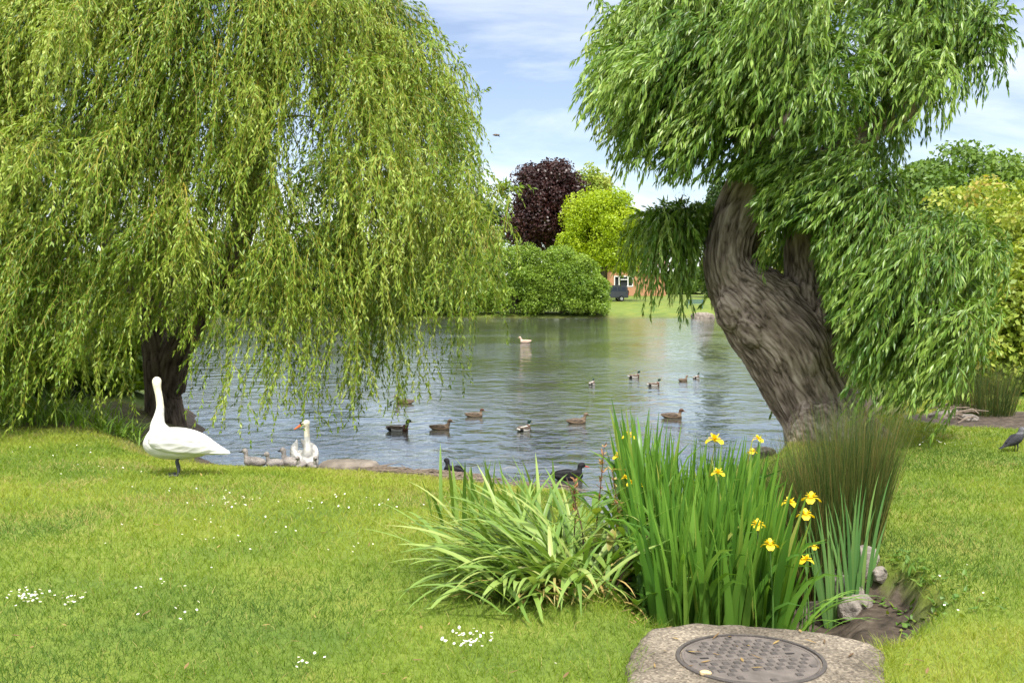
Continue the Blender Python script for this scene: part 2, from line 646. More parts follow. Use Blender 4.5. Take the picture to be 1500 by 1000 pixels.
a = Acc()
a.add(*lathe([(MR + 0.022, -0.03), (MR + 0.022, 0.006), (MR + 0.019, 0.009), (MR + 0.004, 0.009), (MR + 0.003, 0.0), (MR + 0.003, -0.03)]))
a.build('frame', M_IRON, mh, smooth=False)
a = Acc()
V, Q = lathe([(MR - 0.004, -0.03), (MR - 0.004, 0.004), (MR - 0.007, 0.006), (MR - 0.016, 0.006), (MR - 0.018, 0.003), (0.001, 0.003)])
a.add(V, Q)
pitch = 0.052
keys = ((-0.2, 0.035), (0.2, 0.035))
for iy in range(-9, 10):
    for ix in range(-9, 10):
        x = (ix + 0.5 * (iy % 2)) * pitch
        y = iy * pitch * 0.86
        if math.hypot(x, y) > MR - 0.035 or (iy == 0 and abs(x) < 0.2):
            continue
        if abs(y + 0.2) < 0.03 and abs(x) < 0.12:
            continue
        if any(math.hypot(x - kx, y - ky) < 0.038 for kx, ky in keys):
            continue
        s, s2 = 0.0155, 0.0125
        V = [[x - s, y - s, 0.0025], [x + s, y - s, 0.0025], [x + s, y + s, 0.0025], [x - s, y + s, 0.0025],
             [x - s2, y - s2, 0.0075], [x + s2, y - s2, 0.0075], [x + s2, y + s2, 0.0075], [x - s2, y + s2, 0.0075]]
        a.add(V, [[4, 5, 6, 7], [0, 1, 5, 4], [1, 2, 6, 5], [2, 3, 7, 6], [3, 0, 4, 7]], mi=1)
# worn, no longer readable raised strokes where the lettering has been
for i in range(26):
    x = -0.185 + i * 0.0148
    if i in (7, 14, 17):
        continue
    box(a, (x, -0.001, 0.004), (0.0075, 0.012 + 0.004 * (i % 3 == 0), 0.003))
a.build('cover', [M_DUST, M_IRON], mh)
for kx, ky in keys:
    a = Acc()
    V, Q, T = tube([(kx - 0.02, ky, 0.0035), (kx, ky, 0.0035), (kx + 0.02, ky, 0.0035)], [0.008, 0.011, 0.008], 10, True, (0, 1, 0), [0.0015] * 3)
    a.add(V, Q, T)
    a.build('key_slot', M_HOLE, mh, smooth=True)


# ------------------------------------------------------------------ stones
def rock_mesh(name, seed, rad, mat, flat=0.6):
    bm = bmesh.new()
    bmesh.ops.create_icosphere(bm, subdivisions=4, radius=1)
    V = np.array([v.co[:] for v in bm.verts])
    n1_ = fbm(V * 1.3 + seed * 7.1, 4, seed)
    ridg = np.abs(fbm(V * 2.4 + seed * 3.3, 3, seed + 50) - 0.5) * 2
    V = V * (0.72 + 0.6 * n1_ - 0.22 * ridg)[:, None]
    V = np.sign(V) * np.abs(V) ** (0.6 if rad[0] > 3 * rad[2] else 0.75) * np.array(rad)
    for v, c in zip(bm.verts, V):
        v.co = c
    me = bpy.data.meshes.new(name)
    bm.to_mesh(me)
    bm.free()
    me.materials.append(mat)
    me.polygons.foreach_set('use_smooth', np.ones(len(me.polygons), bool))
    return me


M_STONE = plain('pale_stone', (0.12, 0.10, 0.08), rough=0.85, scale=5, bump=0.9, bscale=22, col2=(0.30, 0.255, 0.21))
M_STONE2 = plain('grey_stone', (0.12, 0.105, 0.09), rough=0.85, scale=9, bump=0.8, bscale=40, col2=(0.38, 0.335, 0.29))


def stone(px, py, rad, seed, label, mat=M_STONE2, rz=0.0, sink=0.3, at=None, group=None):
    c = G(px, py) if at is None else np.array(at)
    o = link('stone', rock_mesh('stone', seed, rad, mat))
    o.location = (c[0], c[1], c[2] + rad[2] * (1 - sink) * 0.5)
    o.rotation_euler = (0, 0, rz)
    return tag(o, label, 'stone', group)


sw = Wt(510, 692)
stone(0, 0, (0.40, 0.2, 0.10), 3, 'long flat pale stone at the water edge beside the cygnets', M_STONE, R(-8), at=(sw[0], sw[1] + 0.05, WATER_Z + 0.02))
stone(1266, 838, (0.10, 0.09, 0.12), 5, 'pale grey upright stone under the small fan of iris leaves', rz=0.4)
stone(1238, 878, (0.14, 0.12, 0.11), 8, 'rough grey stone at the lawn edge of the muddy ditch', rz=1.4)
stone(1205, 905, (0.17, 0.085, 0.08), 12, 'broad flat pinkish stone against the back edge of the concrete slab', M_STONE, R(12))
stone(1230, 850, (0.15, 0.08, 0.07), 15, 'low dark grey stone in the mud between the iris and the lawn', rz=0.3)
stone(1248, 900, (0.08, 0.075, 0.09), 18, 'small whitish stone by the last iris shoots near the slab', rz=0.9)
stone(1193, 838, (0.07, 0.035, 0.035), 19, 'smooth brown lump of stone beside the yellow iris flowers', M_STONE, 0.1)
stone(1030, 467, (1.1, 0.5, 0.4), 23, 'pale boulder on the far bank left of the gnarled willow', M_STONE, at=np.array(Wt(1030, 466)))
stone(0, 0, (0.18, 0.14, 0.1), 27, 'dark wet stone at the water edge behind the iris', rz=0.5, at=Wt(1118, 668))
stone(0, 0, (0.024, 0.018, 0.010), 31, 'tiny yellow pebble lying on the rim of the manhole cover', plain('yellow_pebble', (0.45, 0.33, 0.17), col2=(0.6, 0.48, 0.28)), at=(mc[0] - 0.235, mc[1] - 0.2, SLAB_Z + 0.006), sink=0.0)
for k, (px, py, r_, l_) in enumerate(((1382, 612, (0.2, 0.1, 0.07), 'whitish flat stone at the left of the heap by the rushes'),
                                      (1400, 607, (0.17, 0.1, 0.06), 'dark angular stone on top of the heap by the rushes'),
                                      (1418, 614, (0.2, 0.12, 0.05), 'low grey stone at the right of the heap by the rushes'))):
    stone(px, py, r_, 60 + k, l_, rz=k * 0.7, group='stones heaped on the mud by the rushes')

for k, (px, py, r_, l_) in enumerate(((1228, 842, (0.07, 0.06, 0.06), 'knobbly grey stone in the ditch mud directly below the bluish iris fan'), (1254, 866, (0.09, 0.06, 0.06), 'rough whitish stone halfway along the lawn edge of the ditch'),
                                      (1262, 886, (0.07, 0.06, 0.05), 'small grey stone half under the grass at the ditch edge'), (1222, 884, (0.06, 0.05, 0.04), 'dark muddy stone in the middle of the ditch'), (1290, 846, (0.06, 0.05, 0.05), 'lone grey stone among creeping weeds right of the ditch'))):
    stone(px, py, r_, 80 + k, l_, rz=k * 1.1, group='stones along the muddy ditch')
# washed-up stems along the shore
M_DRIFT = plain('dry_reed', (0.11, 0.085, 0.062), rough=0.9, scale=20, col2=(0.26, 0.205, 0.155))
a = Acc()
for i in range(230):
    u = rng.random()
    px = 545 + u * 170 if i < 190 else 715 + rng.random() * 130
    py = 699 + (px - 545) * 0.085
    c = Wt(px, py) + np.array([0, -0.1 + rng.normal(0, 0.14), 0])
    c[2] = max(ground_at(c[0], c[1]), WATER_Z) + 0.015 + 0.05 * rng.random()
    L, an = 0.12 + 0.4 * rng.random(), rng.normal(0.15, 0.5)
    d = np.array([math.cos(an), math.sin(an) * 0.6, rng.normal(0, 0.12)]) * L
    w = np.array([0, 0, 0.03 * rng.random()])
    V, Q, T = tube([c - d / 2, c + w, c + d / 2], [0.003, 0.005 + 0.007 * rng.random(), 0.002], 5)
    a.add(V, Q, T)
tag(a.build('shore_debris', M_DRIFT), kind='stuff')
a = Acc()
for i in range(26):
    c = G(1375 + rng.random() * 70, 602 + rng.random() * 18)
    L, an = 0.2 + 0.5 * rng.random(), rng.normal(0, 0.6)
    d = np.array([math.cos(an), math.sin(an), rng.normal(0, 0.15)]) * L
    c = c + np.array([0, 0, 0.03 + 0.1 * rng.random()])
    V, Q, T = tube([c - d / 2, c + [0, 0, 0.03], c + d / 2], [0.01, 0.014, 0.006], 5)
    a.add(V, Q, T)
tag(a.build('twig_litter', M_DRIFT), kind='stuff')

# ------------------------------------------------------------------ grass
GRASS_COL = [(0.055, 0.12, 0.018), (0.165, 0.255, 0.026), (0.295, 0.345, 0.045), (0.38, 0.33, 0.12)]
M_GRASS = leaf_mat('lawn_grass', GRASS_COL, trans=0.3, rough=0.6, spec=0.2)


def blades(B, az, lean, curl, H, Wd, K=6, fold=0.15, power=1.5, twist=0.0, prof='iris', zfloor=False, strip=False):
    Nn = len(B)
    az, lean, curl, H, Wd, twist = [np.broadcast_to(np.asarray(v, float), (Nn,)) for v in (az, lean, curl, H, Wd, twist)]
    t = np.linspace(0, 1, K + 1)
    phi = lean[:, None] + curl[:, None] * t ** power
    seg = (H / K)[:, None]
    pm = (phi[:, 1:] + phi[:, :-1]) / 2
    hor = np.concatenate([np.zeros((Nn, 1)), np.cumsum(np.sin(pm) * seg, 1)], 1)
    ver = np.concatenate([np.zeros((Nn, 1)), np.cumsum(np.cos(pm) * seg, 1)], 1)
    A = np.stack([np.cos(az), np.sin(az), 0 * az], -1)
    C = B[:, None] + A[:, None] * hor[..., None] + np.array([0, 0, 1.0]) * ver[..., None]
    if zfloor:
        g = terrain(C[..., 0], C[..., 1]) + 0.015
        C[..., 2] = np.where(C[..., 2] < g, g + 0.02 * rng.random((Nn, 1)), C[..., 2])
    side = np.stack([-np.sin(az), np.cos(az), 0 * az], -1)[:, None] * np.ones((1, K + 1, 1))
    tan = A[:, None] * np.sin(phi)[..., None] + np.array([0, 0, 1.0]) * np.cos(phi)[..., None]
    nor = np.cross(tan, side)
    tw = twist[:, None, None]
    ax = side * np.cos(tw) + nor * np.sin(tw)
    nn = np.cross(tan, ax)
    if prof == 'iris':
        w = (1 - t ** 2.5) * (0.7 + 0.3 * np.minimum(1, 4 * t))
    elif prof == 'strap':
        w = np.minimum(1, 0.6 + 2 * t) * (1 - t ** 4)
    elif prof == 'broad':
        w = np.sin(PI * np.clip(t * 1.0, 0.04, 0.985)) ** 0.8
    else:
        w = 1 - t * 0.85
    w = np.maximum(w, 0.03)[None] * Wd[:, None] / 2
    if strip:
        V = np.stack([C - ax * w[..., None], C + ax * w[..., None]], 2)
        m = 2
    else:
        V = np.stack([C - ax * w[..., None], C - nn * (w * 2 * fold)[..., None], C + ax * w[..., None]], 2)
        m = 3
    V = V.reshape(-1, 3)
    base = (np.arange(Nn) * (K + 1) * m)[:, None, None]
    k = (np.arange(K) * m)[None, :, None]
    c = np.arange(m - 1)[None, None, :]
    o = base + k + c
    Q = np.stack([o, o + 1, o + m + 1, o + m], -1).reshape(-1, 4)
    return V, Q


def rep(t, K, m):
    return np.repeat(t, (K + 1) * m)


def lawn(Nn, d0, d1, hscale):
    d = d0 + (d1 - d0) * rng.random(Nn) ** 1.45
    x = (rng.random(Nn) * 2 - 1) * (0.50 * d + 2.6)
    z, mud = terrain(x, d, True)
    pat = n2(x, d, 0.45, 71)
    pat2 = n2(x, d, 2.2, 72)
    sd = seg_dist(x, d, SLABP, True)
    ins = inside(x, d, SLABP)
    keep = (rng.random(Nn) > mud * 1.35) & ~(ins & (sd > 0.16 * rng.random(Nn) * n2(x, d, 7.0, 78) ** 1.5)) & (shore(x, d) > 0.02)
    long_ = np.exp(-(sd / 0.10) ** 2) * 0.6 + np.exp(-((ditch_amt(x, d) - 0.08) / 0.08) ** 2) * 0.5
    long_ = long_ + sstep(0.62, 0.75, pat2) * 0.6
    H = (0.026 + 0.024 * rng.random(Nn)) * hscale * (0.75 + 0.6 * pat) * (1 + long_)
    Wd = (0.0028 + 0.0016 * rng.random(Nn)) * np.maximum(1, d / 5.0)
    tint = 0.10 + 0.55 * sstep(0.3, 0.72, pat + 0.12 * sstep(7, 12, d)) + 0.35 * (pat2 - 0.5) + rng.normal(0, 0.10, Nn) - 0.1 * long_
    tint = tint + 0.18 * np.exp(-(np.maximum(shore(x, d) - 0.3, 0) / 0.9) ** 2)
    dry = rng.random(Nn) < 0.03 + 0.45 * sstep(0.5, 0.70, n2(x, d, 1.3, 77, 4)) * sstep(5.5, 10, d)
    tint = np.clip(np.where(dry, 0.97, tint), 0, 1)
    sel = np.where(keep)[0]
    B = np.stack([x, d, z - 0.004], -1)[sel]
    n = len(sel)
    az = rng.random(n) * 2 * PI
    V, Q = blades(B, az, rng.random(n) * 0.7, 0.5 + rng.random(n) * 0.9, H[sel], Wd[sel], K=2, twist=rng.random(n) * PI, prof='taper', strip=True)
    return V, Q, rep(tint[sel], 2, 2)


a = Acc()
V, Q, t = lawn(440000, 3.4, 17.5, 1.1)
a.add(V, Q, tint=t)
tag(a.build('grass', M_GRASS), kind='stuff')

# a scatter of old leaves and bits on the grass and the slab
M_LITTER = leaf_mat('old_leaf', [(0.09, 0.05, 0.02), (0.22, 0.14, 0.05), (0.34, 0.25, 0.08)], trans=0.1)
a = Acc()
n = 150
x, y = -3 + 6.2 * rng.random(n), 4.4 + 8 * rng.random(n) ** 1.3
x[:40], y[:40] = 0.5 + 1.35 * rng.random(40), 4.45 + 1.0 * rng.random(40)
ok = (ditch_amt(x, y) < 0.2)
x, y = x[ok], y[ok]
onslab = inside(x, y, SLABP)
zb_ = np.where(onslab, SLAB_Z + 0.006, terrain(x, y) + 0.03)
V, Q = blades(np.stack([x, y, zb_], -1), rng.random(len(x)) * 2 * PI, 1.2 + 0.3 * rng.random(len(x)), 0.2 * rng.random(len(x)), 0.025 + 0.045 * rng.random(len(x)), 0.008 + 0.008 * rng.random(len(x)), K=3, fold=0.15, prof='broad')
a.add(V, Q, tint=rep(rng.random(len(x)), 3, 3))
tag(a.build('leaf_litter', M_LITTER), kind='stuff')

# daisies in drifts
M_DAISY = plain('daisy_white', (0.78, 0.78, 0.74), rough=0.7, var=0.04)
M_DAISY_EYE = plain('daisy_yellow', (0.75, 0.5, 0.04), rough=0.7)
a = Acc()
drift = [(330, 738, 55, 8, 26), (230, 722, 40, 6, 10), (480, 745, 60, 9, 26), (560, 748, 50, 8, 14), (690, 950, 34, 14, 60), (40, 886, 34, 11, 60), (105, 888, 30, 10, 34),
         (250, 862, 60, 12, 12), (340, 745, 30, 8, 16), (440, 985, 20, 8, 12), (520, 810, 30, 10, 8), (90, 668, 70, 6, 12), (150, 690, 80, 12, 18), (380, 800, 80, 20, 12), (800, 985, 40, 12, 6),
         (1370, 655, 40, 3, 20), (1420, 658, 22, 2, 12), (1400, 870, 60, 40, 8), (300, 780, 200, 30, 26), (250, 905, 40, 10, 10)]
th = np.arange(8) / 8 * 2 * PI
for px, py, sx, sy, n in drift:
    for i in range(int(n * 0.75)):
        c = G(px + rng.normal(0, sx * 0.6), py + rng.normal(0, sy * 0.6))
        if ditch_amt(c[:1], c[1:2])[0] > 0.1:
            continue
        c = c + np.array([0, 0, 0.04 + 0.02 * rng.random()])
        r_ = 0.005 + 0.0025 * rng.random()
        tilt = rng.normal(0, 0.35, 2)
        ring = np.stack([np.cos(th) * r_, np.sin(th) * r_, np.cos(th) * r_ * tilt[0] + np.sin(th) * r_ * tilt[1] + 0.001], -1)
        V = np.concatenate([[c], c + ring])
        a.add(V, T=[[0, 1 + k, 1 + (k + 1) % 8] for k in range(8)], mi=0)
        a.add(np.concatenate([[c + [0, 0, 0.004]], c + ring * 0.32 + [0, 0, 0.0022]]), T=[[0, 1 + k, 1 + (k + 1) % 8] for k in range(8)], mi=1)
tag(a.build('daisies', [M_DAISY, M_DAISY_EYE]), kind='stuff')

# ------------------------------------------------------------------ waterside plants
M_IRIS = leaf_mat('iris_leaf', [(0.035, 0.10, 0.014), (0.085, 0.205, 0.024), (0.17, 0.32, 0.045), (0.34, 0.38, 0.08)], trans=0.3, rough=0.38, spec=0.4)
M_PETAL = leaf_mat('iris_petal', [(0.78, 0.53, 0.005), (0.86, 0.68, 0.03)], trans=0.3, rough=0.5)
M_STEM = leaf_mat('green_stem', [(0.05, 0.12, 0.02), (0.10, 0.2, 0.04)], trans=0.1)
M_STRAP = leaf_mat('strap_leaf', [(0.06, 0.13, 0.016), (0.125, 0.23, 0.035), (0.23, 0.35, 0.07), (0.42, 0.45, 0.15), (0.5, 0.34, 0.12)], trans=0.3, rough=0.42, spec=0.4)
M_RUSH = leaf_mat('rush_stem', [(0.035, 0.07, 0.014), (0.08, 0.12, 0.022), (0.16, 0.15, 0.04), (0.22, 0.14, 0.05)], trans=0.15, rough=0.55)
M_BLUE = leaf_mat('bluish_iris_leaf', [(0.06, 0.16, 0.04), (0.13, 0.27, 0.075), (0.25, 0.38, 0.10)], trans=0.3, rough=0.4)
M_DOCK = leaf_mat('dock_leaf', [(0.05, 0.12, 0.015), (0.11, 0.22, 0.03), (0.2, 0.27, 0.04), (0.3, 0.14, 0.05)], trans=0.3)
M_DEAD = plain('dead_stem', (0.07, 0.035, 0.022), rough=0.8, scale=30, col2=(0.14, 0.075, 0.05))
M_SEED = leaf_mat('seed_head', [(0.2, 0.07, 0.03), (0.36, 0.18, 0.08), (0.34, 0.32, 0.08)], trans=0.2)


def local(o, V):
    return V - np.array(o.location[:])


# yellow flag iris, its fans growing in the wet ditch
ir = empty('iris_clump', (1.28, 6.3, ground_at(1.28, 6.3)), 'tall clump of upright sword leaves with yellow flag flowers behind the slab', 'iris')
a = Acc()
nf = 235
fy = 5.55 + rng.random(nf) ** 0.9 * 1.75
fx = 0.80 + 0.0 * (fy - 5.5) + rng.random(nf) * (0.58 + 0.09 * (fy - 5.5))
for x, y in zip(fx, fy):
    k = rng.integers(4, 8)
    fan = rng.normal(0, 0.5)
    u = np.linspace(-1, 1, k) + rng.normal(0, 0.15, k)
    B = np.stack([x + np.cos(fan) * u * 0.035, y + np.sin(fan) * u * 0.035, np.full(k, ground_at(x, y) - 0.02)], -1)
    lx = (x - 1.15) * 0.20 + 0.02
    dirx, diry = np.cos(fan) * u * 0.12 + lx + rng.normal(0, 0.05, k), np.sin(fan) * u * 0.12 - 0.02 + rng.normal(0, 0.05, k) - (0.10 if y < 5.8 else 0)
    az = np.arctan2(diry, dirx)
    lean = np.hypot(dirx, diry)
    H = (0.83 + 0.31 * rng.random(k)) * (1 - 0.22 * u ** 2) * (1.08 if y > 6.4 else 0.98)
    bend = rng.random(k) < 0.10
    curl = np.where(bend, 0.9 + 0.9 * rng.random(k), 0.02 + 0.22 * rng.random(k))
    V, Q = blades(B, az, lean, curl, H, 0.040 + 0.022 * rng.random(k), K=8, fold=0.10, power=np.where(bend, 4.0, 2.0)[:, None], twist=PI / 2 + rng.normal(0, 0.5, k), prof='iris')
    t = np.clip(0.42 + rng.normal(0, 0.18, k), 0.02, 0.85)
    t = np.where(rng.random(k) < 0.03, 0.98, t)
    a.add(local(ir, V), Q, tint=rep(t, 8, 3))
# low arching outer leaves, bottom right
k = 9
B = np.stack([1.45 + 0.15 * rng.random(k), 5.55 + 0.5 * rng.random(k), np.full(k, -0.38)], -1)
V, Q = blades(B, rng.normal(-0.25, 0.35, k), 0.3 + 0.3 * rng.random(k), 1.2 + 0.7 * rng.random(k), 0.45 + 0.3 * rng.random(k), 0.022, K=8, fold=0.1, prof='strap')
a.add(local(ir, V), Q, tint=rep(np.clip(rng.normal(0.55, 0.15, k), 0, 0.9), 8, 3))
a.build('leaf_blades', M_IRIS, ir, smooth=True)
flow = [(1047, 645, 6.9, 1.25), (1111, 644, 7.1, .9), (1102, 662, 7.0, .7), (1052, 693, 6.2, .85), (921, 639, 6.9, .9), (907, 669, 6.8, .9), (926, 708, 6.5, .8), (1157, 737, 6.2, 1.0),
        (1188, 731, 6.0, 1.15), (1180, 755, 5.9, 1.05), (1110, 770, 5.6, 1.0), (1128, 799, 5.5, 1.0), (1180, 821, 5.7, .9), (1192, 801, 5.75, .6), (917, 700, 6.6, .6), (938, 712, 6.6, .6)]


def petal(length, width, out, droop, az, c):
    t = np.linspace(0, 1, 7)
    w = np.sin(PI * np.clip(t, 0.06, 0.93)) ** 0.7 * width / 2 * (0.5 + 0.7 * t)
    phi = out + droop * t
    seg = length / 6
    h = np.concatenate([[0], np.cumsum(np.sin(phi[1:]) * seg)])
    v = np.concatenate([[0], np.cumsum(np.cos(phi[1:]) * seg)])
    A = np.array([math.cos(az), math.sin(az), 0])
    S = np.array([-math.sin(az), math.cos(az), 0])
    C = c + A * h[:, None] + np.array([0, 0, 1.0]) * v[:, None]
    V = np.stack([C - S * w[:, None], C + np.array([0, 0, 0.15]) * w[:, None], C + S * w[:, None]], 1).reshape(-1, 3)
    o = (np.arange(6) * 3)[:, None] + np.arange(2)[None]
    Q = np.stack([o, o + 1, o + 4, o + 3], -1).reshape(-1, 4)
    return V, Q


for px, py, d, s in flow:
    c = W(px, py, d)
    a = Acc()
    b0 = np.array([min(max(c[0], 0.85), 1.62), c[1], ground_at(min(max(c[0], 0.85), 1.62), c[1])])
    pth = spline([b0, b0 * 0.5 + c * 0.5 + [0.02, 0, 0], c - [0, 0, 0.02]], 12)
    V, Q, T = tube(pth, np.linspace(0.007, 0.004, 12), 6)
    a.add(local(ir, V), Q, T, tint=0.6)
    a.build('flower_stem', M_STEM, ir, smooth=True)
    a = Acc()
    a0 = rng.random() * 2
    s = s * 0.78
    for q in range(3):
        V, Q = petal(0.078 * s, 0.066 * s, 0.75, 1.9, a0 + q * 2 * PI / 3, c)
        a.add(local(ir, V), Q, tint=0.5 + 0.3 * rng.random())
        V, Q = petal(0.055 * s, 0.036 * s, 0.3, 0.5, a0 + PI / 3 + q * 2 * PI / 3, c)
        a.add(local(ir, V), Q, tint=0.9)
        V, Q = petal(0.05 * s, 0.034 * s, 0.6, 1.3, a0 + q * 2 * PI / 3, c + [0, 0, 0.008])
        a.add(local(ir, V), Q, tint=0.2)
    a.build('flower', M_PETAL, ir, smooth=True)

# arching strap-leaved clump left of the iris
st = empty('strap_leaf_plant', (0.1, 6.3, ground_at(0.1, 6.3)), 'sprawling clump of long pale strap leaves arching over the lawn left of the iris', 'waterside plant')
a = Acc()


def strap(n, cx, cy, sx, sy, azm, azs, lean, curl, H, Wd, tm, power=1.2):
    x, y = cx + rng.normal(0, sx, n), cy + rng.normal(0, sy, n)
    B = np.stack([x, y, terrain(x, y) - 0.01], -1)
    az = azm + rng.normal(0, azs, n)
    V, Q = blades(B, az, lean[0] + (lean[1] - lean[0]) * rng.random(n), curl[0] + (curl[1] - curl[0]) * rng.random(n), H[0] + (H[1] - H[0]) * rng.random(n), Wd[0] + (Wd[1] - Wd[0]) * rng.random(n),
                  K=9, fold=0.12, power=power, twist=rng.normal(0, 0.25, n), prof='strap', zfloor=True)
    a.add(local(st, V), Q, tint=rep(np.clip(rng.normal(tm, 0.13, n), 0, 0.8), 9, 3))


strap(115, 0.14, 6.1, 0.15, 0.3, PI, 0.55, (0.35, 1.0), (0.7, 1.5), (0.5, 0.85), (0.024, 0.038), 0.42)
strap(75, 0.15, 5.95, 0.16, 0.15, -PI * 0.62, 0.5, (0.5, 1.0), (0.9, 1.7), (0.4, 0.75), (0.026, 0.04), 0.42)
strap(70, 0.2, 6.4, 0.2, 0.35, PI * 0.75, 0.9, (0.2, 0.7), (0.5, 1.3), (0.42, 0.75), (0.022, 0.034), 0.45)
strap(50, -0.1, 7.5, 0.2, 0.3, PI, 1.5, (0.02, 0.3), (0.1, 0.6), (0.3, 0.58), (0.024, 0.034), 0.32)
strap(55, 0.42, 6.2, 0.14, 0.3, 0.0, 0.9, (0.2, 0.7), (0.6, 1.5), (0.45, 0.8), (0.022, 0.034), 0.38)
strap(45, 0.1, 6.4, 0.25, 0.35, PI * 0.95, 0.4, (0.7, 1.1), (0.3, 0.7), (0.45, 0.72), (0.014, 0.024), 0.55)
a.build('leaf_blades', M_STRAP, st, smooth=True)
a = Acc()
n = 60
x, y = 0.25 + rng.normal(0, 0.2, n), 5.85 + rng.normal(0, 0.08, n)
V, Q = blades(np.stack([x, y, terrain(x, y)], -1), -PI / 2 + rng.normal(0, 1.0, n), 0.7 + 0.6 * rng.random(n), 1.0 + rng.random(n), 0.2 + 0.3 * rng.random(n), 0.016, K=7, fold=0.1, prof='strap', zfloor=True)
a.add(local(st, V), Q, tint=rep(0.85 + 0.15 * rng.random(n), 7, 3))
a.build('withered_leaf', M_STRAP, st, smooth=True)

# dock with red seed stems
dk = empty('dock_plant', (0.72, 6.4, ground_at(0.72, 6.4)), 'weedy plant with broad leaves and reddish seed stems between the strap leaves and iris', 'weed')
a = Acc()
n = 130
x, y = 0.66 + rng.normal(0, 0.13, n), 6.25 + rng.normal(0, 0.3, n)
B = np.stack([x, y, terrain(x, y) + rng.random(n) ** 1.3 * 0.42], -1)
V, Q = blades(B, rng.random(n) * 2 * PI, 0.5 + 0.6 * rng.random(n), 0.3 + 0.9 * rng.random(n), 0.14 + 0.14 * rng.random(n), 0.035 + 0.03 * rng.random(n), K=6, fold=0.18, prof='broad', zfloor=True)
a.add(local(dk, V), Q, tint=rep(np.clip(rng.normal(0.36, 0.16, n), 0, 0.8), 6, 3))
a.build('leaves', M_DOCK, dk, smooth=True)
for px0, py0, px1, py1, d, seed_ in ((868, 790, 885, 655, 6.6, 1), (905, 830, 897, 690, 6.4, 1), (915, 860, 935, 720, 6.2, 0), (838, 760, 842, 705, 6.6, 1), (895, 855, 960, 770, 5.9, 0), (855, 800, 830, 700, 6.3, 0)):
    b0, b1 = W(px0, py0, d), W(px1, py1, d)
    b0[2] = ground_at(b0[0], b0[1])
    pth = spline([b0, (b0 + b1) / 2 + rng.normal(0, 0.02, 3), b1], 14)
    a = Acc()
    V, Q, T = tube(pth, np.linspace(0.006, 0.0025, 14), 5)
    a.add(local(dk, V), Q, T)
    so = a.build('stem', M_DEAD, dk, smooth=True)
    if seed_:
        a = Acc()
        n = 60
        s = pth[(5 + rng.random(n) * 8.9).astype(int)] + rng.normal(0, 0.006, (n, 3))
        V, Q = blades(s, rng.random(n) * 2 * PI, 0.4 + 0.9 * rng.random(n), 0.6 * rng.random(n), 0.02 + 0.035 * rng.random(n) ** 2, 0.010 + 0.006 * rng.random(n), K=3, prof='broad')
        a.add(local(dk, V), Q, tint=rep(rng.random(n), 3, 3))
        a.build('seed_head', M_SEED, dk, smooth=True)


def rush(name, cx, cy, n, rad, H, fan, label, tm, wind=(0.0, 0.0), wd=0.006, mat=None):
    o = empty(name, (cx, cy, ground_at(cx, cy)), label, 'rush')
    a = Acc()
    r_, th_ = rad * np.sqrt(rng.random(n)), rng.random(n) * 2 * PI
    x, y = cx + r_ * np.cos(th_), cy + r_ * np.sin(th_)
    dx, dy = np.cos(th_) * r_ / rad * fan + rng.normal(0, fan * 0.35, n) + wind[0], np.sin(th_) * r_ / rad * fan + rng.normal(0, fan * 0.35, n) + wind[1]
    V, Q = blades(np.stack([x, y, terrain(x, y) - 0.02], -1), np.arctan2(dy, dx), np.hypot(dx, dy), 0.05 + 0.35 * rng.random(n) ** 2, H * (0.6 + 0.4 * rng.random(n)), wd, K=5, twist=rng.random(n) * PI, prof='taper', strip=True)
    a.add(local(o, V), Q, tint=rep(np.clip(rng.normal(tm, 0.32, n), 0, 1), 5, 2))
    a.build('stems', mat or M_RUSH, o)
    return o


rush('rush_tussock', 2.10, 7.25, 5200, 0.42, 1.02, 0.19, 'brown green rush tussock between the iris and the foot of the gnarled willow', 0.32, (-0.07, 0))
rc = G(1440, 606)
rush('rush_tussock', rc[0], rc[1], 900, 0.42, 0.85, 0.2, 'dark green rush tussock on the right bank behind the stone heap', 0.22, wd=0.007)

bl = empty('iris_fan', (2.0, 6.45, ground_at(2.0, 6.45)), 'small fan of bluish green iris leaves in front of the rush tussock', 'iris')
a = Acc()
for cx, cy, n, ln in ((1.98, 6.5, 9, -0.08), (2.09, 6.5, 10, 0.0), (2.2, 6.6, 5, 0.04)):
    u = np.linspace(-1, 1, n)
    B = np.stack([cx + 0.03 * u, np.full(n, cy) + rng.normal(0, 0.02, n), np.full(n, ground_at(cx, cy) - 0.01)], -1)
    dx = u * 0.13 + ln
    V, Q = blades(B, np.where(dx > 0, 0, PI) + rng.normal(0, 0.3, n), np.abs(dx), 0.05 + 0.2 * rng.random(n), 0.9 * (1 - 0.3 * u ** 2) * (0.8 + 0.2 * rng.random(n)), 0.024, K=8, fold=0.1, twist=PI / 2 + rng.normal(0, 0.3, n), power=2.0)
    a.add(local(bl, V), Q, tint=rep(np.clip(rng.normal(0.5, 0.2, n), 0, 1), 8, 3))
a.build('leaf_blades', M_BLUE, bl, smooth=True)
c0 = G(1216, 916)
sh = empty('iris_shoot', tuple(c0), 'few short iris shoots standing by the right back corner of the slab', 'iris')
a = Acc()
n = 7
B = np.stack([c0[0] + rng.normal(0, 0.025, n), c0[1] + rng.normal(0, 0.02, n), np.full(n, c0[2] - 0.01)], -1)
V, Q = blades(B, rng.random(n) * 2 * PI, 0.05 + 0.2 * rng.random(n), 0.2 * rng.random(n), 0.09 + 0.1 * rng.random(n), 0.014, K=6, twist=rng.random(n) * PI)
a.add(local(sh, V), Q, tint=rep(np.clip(rng.normal(0.4, 0.1, n), 0, 1), 6, 3))
a.build('leaf_blades', M_IRIS, sh, smooth=True)
